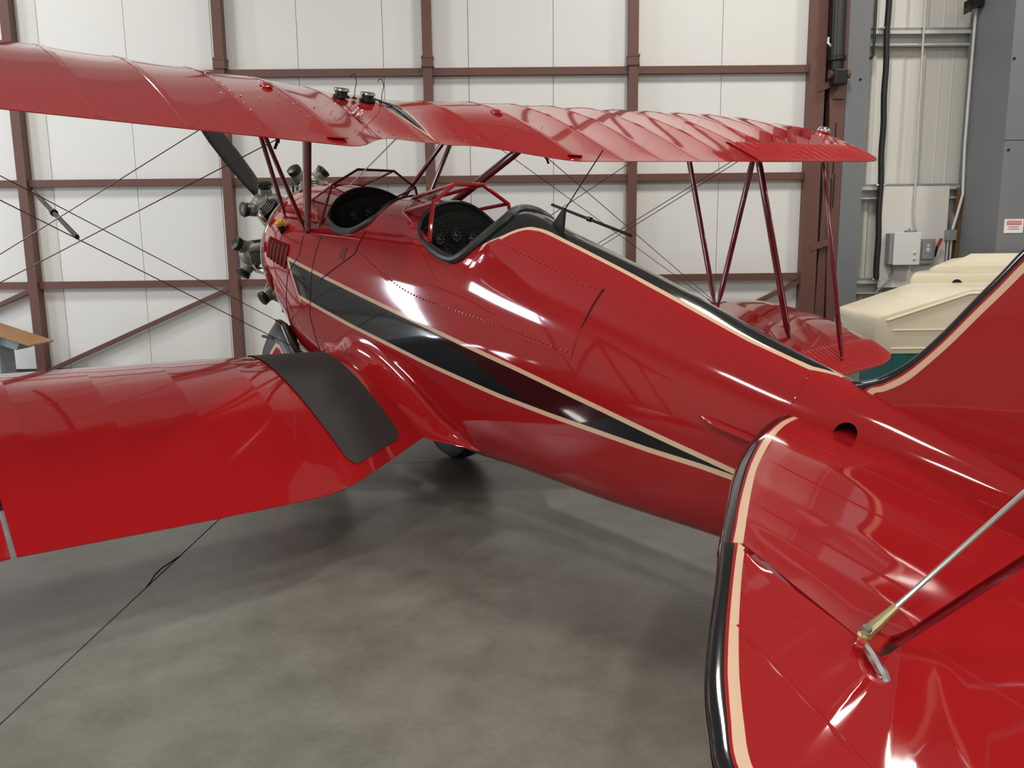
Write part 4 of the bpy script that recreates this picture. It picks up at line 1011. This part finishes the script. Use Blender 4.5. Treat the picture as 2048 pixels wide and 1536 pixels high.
# ---- undercarriage
WR_ = .34
for sd in (1, -1):
    WS, WY = (1.56, .56) if sd > 0 else (1.74, .44)
    cz = ground_z(WS, sd*WY, WR_); c_ = A(WS, sd*WY, cz)
    mb = MB(); mb.lathe([(.17, -.075), (.24, -.10), (.31, -.09), (.335, -.055), (.34, 0), (.335, .055), (.31, .09), (.24, .10), (.17, .075)], (0, 1, 0), c_, 36); wl = part(mb, 'main_wheel', m_rubber)
    mb = MB(); mb.lathe([(.06, -.08), (.17, -.06), (.18, -.04), (.18, .04), (.17, .06), (.06, .08)], (0, 1, 0), c_, 24); sub(mb, 'hub_cap', m_red, wl)
    # tapered leg fairing, black with a red cream-edged panel
    out = [(.74, -.50), (.66, -.62), (.62, -.74), (.62, -.90), (.72, -1.06), (.95, -1.16), (1.3, -1.18), (1.55, -1.14), (1.62, -.98), (1.55, -.82), (1.35, -.70), (1.05, -.60), (.84, -.50)]
    def fa(s, z, off): return A(s, sd*(.50+.10*(-.5-z)/.6+off), z)
    vs = []; m_ = []; fs = []; n = len(out); cs_, cz_ = 1.08, -.90
    rings = [(1, 0), (.985, .022), (.93, .038), (.66, .046), (.60, .047), (0.02, .05)]
    for k, (f, off) in enumerate(rings): vs += [fa(cs_+(s-cs_)*f, cz_+(z-cz_)*f, off) for s, z in out]
    for k, (f, off) in enumerate(rings): vs += [fa(cs_+(s-cs_)*f, cz_+(z-cz_)*f, -off) for s, z in out]
    for h_ in (0, len(rings)*n):
        for k in range(len(rings)-1):
            for j in range(n): fs.append((h_+k*n+j, h_+k*n+(j+1) % n, h_+(k+1)*n+(j+1) % n, h_+(k+1)*n+j)); m_.append([1, 1, 1, 2, 0][k])
        fs.append(tuple(h_+(len(rings)-1)*n+j for j in range(n))); m_.append(0)
    mb = MB(); mb.add(vs, fs); mb.m = m_
    lg = part(mb, 'gear_fairing', [m_red, m_fair, m_cream], 'black landing gear fairing with cream-edged red panel', smooth=40)
    mb = MB(); mb.tube([A(.80, sd*.44, -.55), A(1.4, sd*.52, cz), c_], .03, 10); mb.tube([c_-Vector((0, sd*.12, 0)), c_+Vector((0, sd*.1, 0))], .028, 10); part(mb, 'gear_leg', m_strut)
    mb = MB(); mb.tube([A(.835, sd*.545, -.67), A(.80, sd*.56, -.63), A(.785, sd*.565, -.622), A(.60, sd*.56, -.668)], .011, 8); sub(mb, 'step_peg', m_matblack, lg)
    mb = MB(); mb.tube([A(1.60, sd*.49, cz+.30), A(1.9, sd*.47, cz+.12), A(2.15, sd*.44, cz+.16)], [.06, .08, .01], 10); part(mb, 'wheel_fairing_tail', m_red)
tz = ground_z(5.55, 0, .09)
mb = MB(); mb.lathe([(.03, -.035), (.08, -.035), (.09, -.015), (.09, .015), (.08, .035), (.03, .035)], (0, 1, 0), A(5.55, 0, tz), 20); part(mb, 'tail_wheel', m_rubber)
mb = MB(); mb.tube([A(5.55, .045, tz), A(5.5, .04, tz+.12), A(5.35, .0, -.2)], .014, 8); mb.tube([A(5.55, -.045, tz), A(5.5, -.04, tz+.12), A(5.35, .0, -.2)], .014, 8); part(mb, 'tail_wheel_fork', m_strut)
bpy.context.view_layer.update()
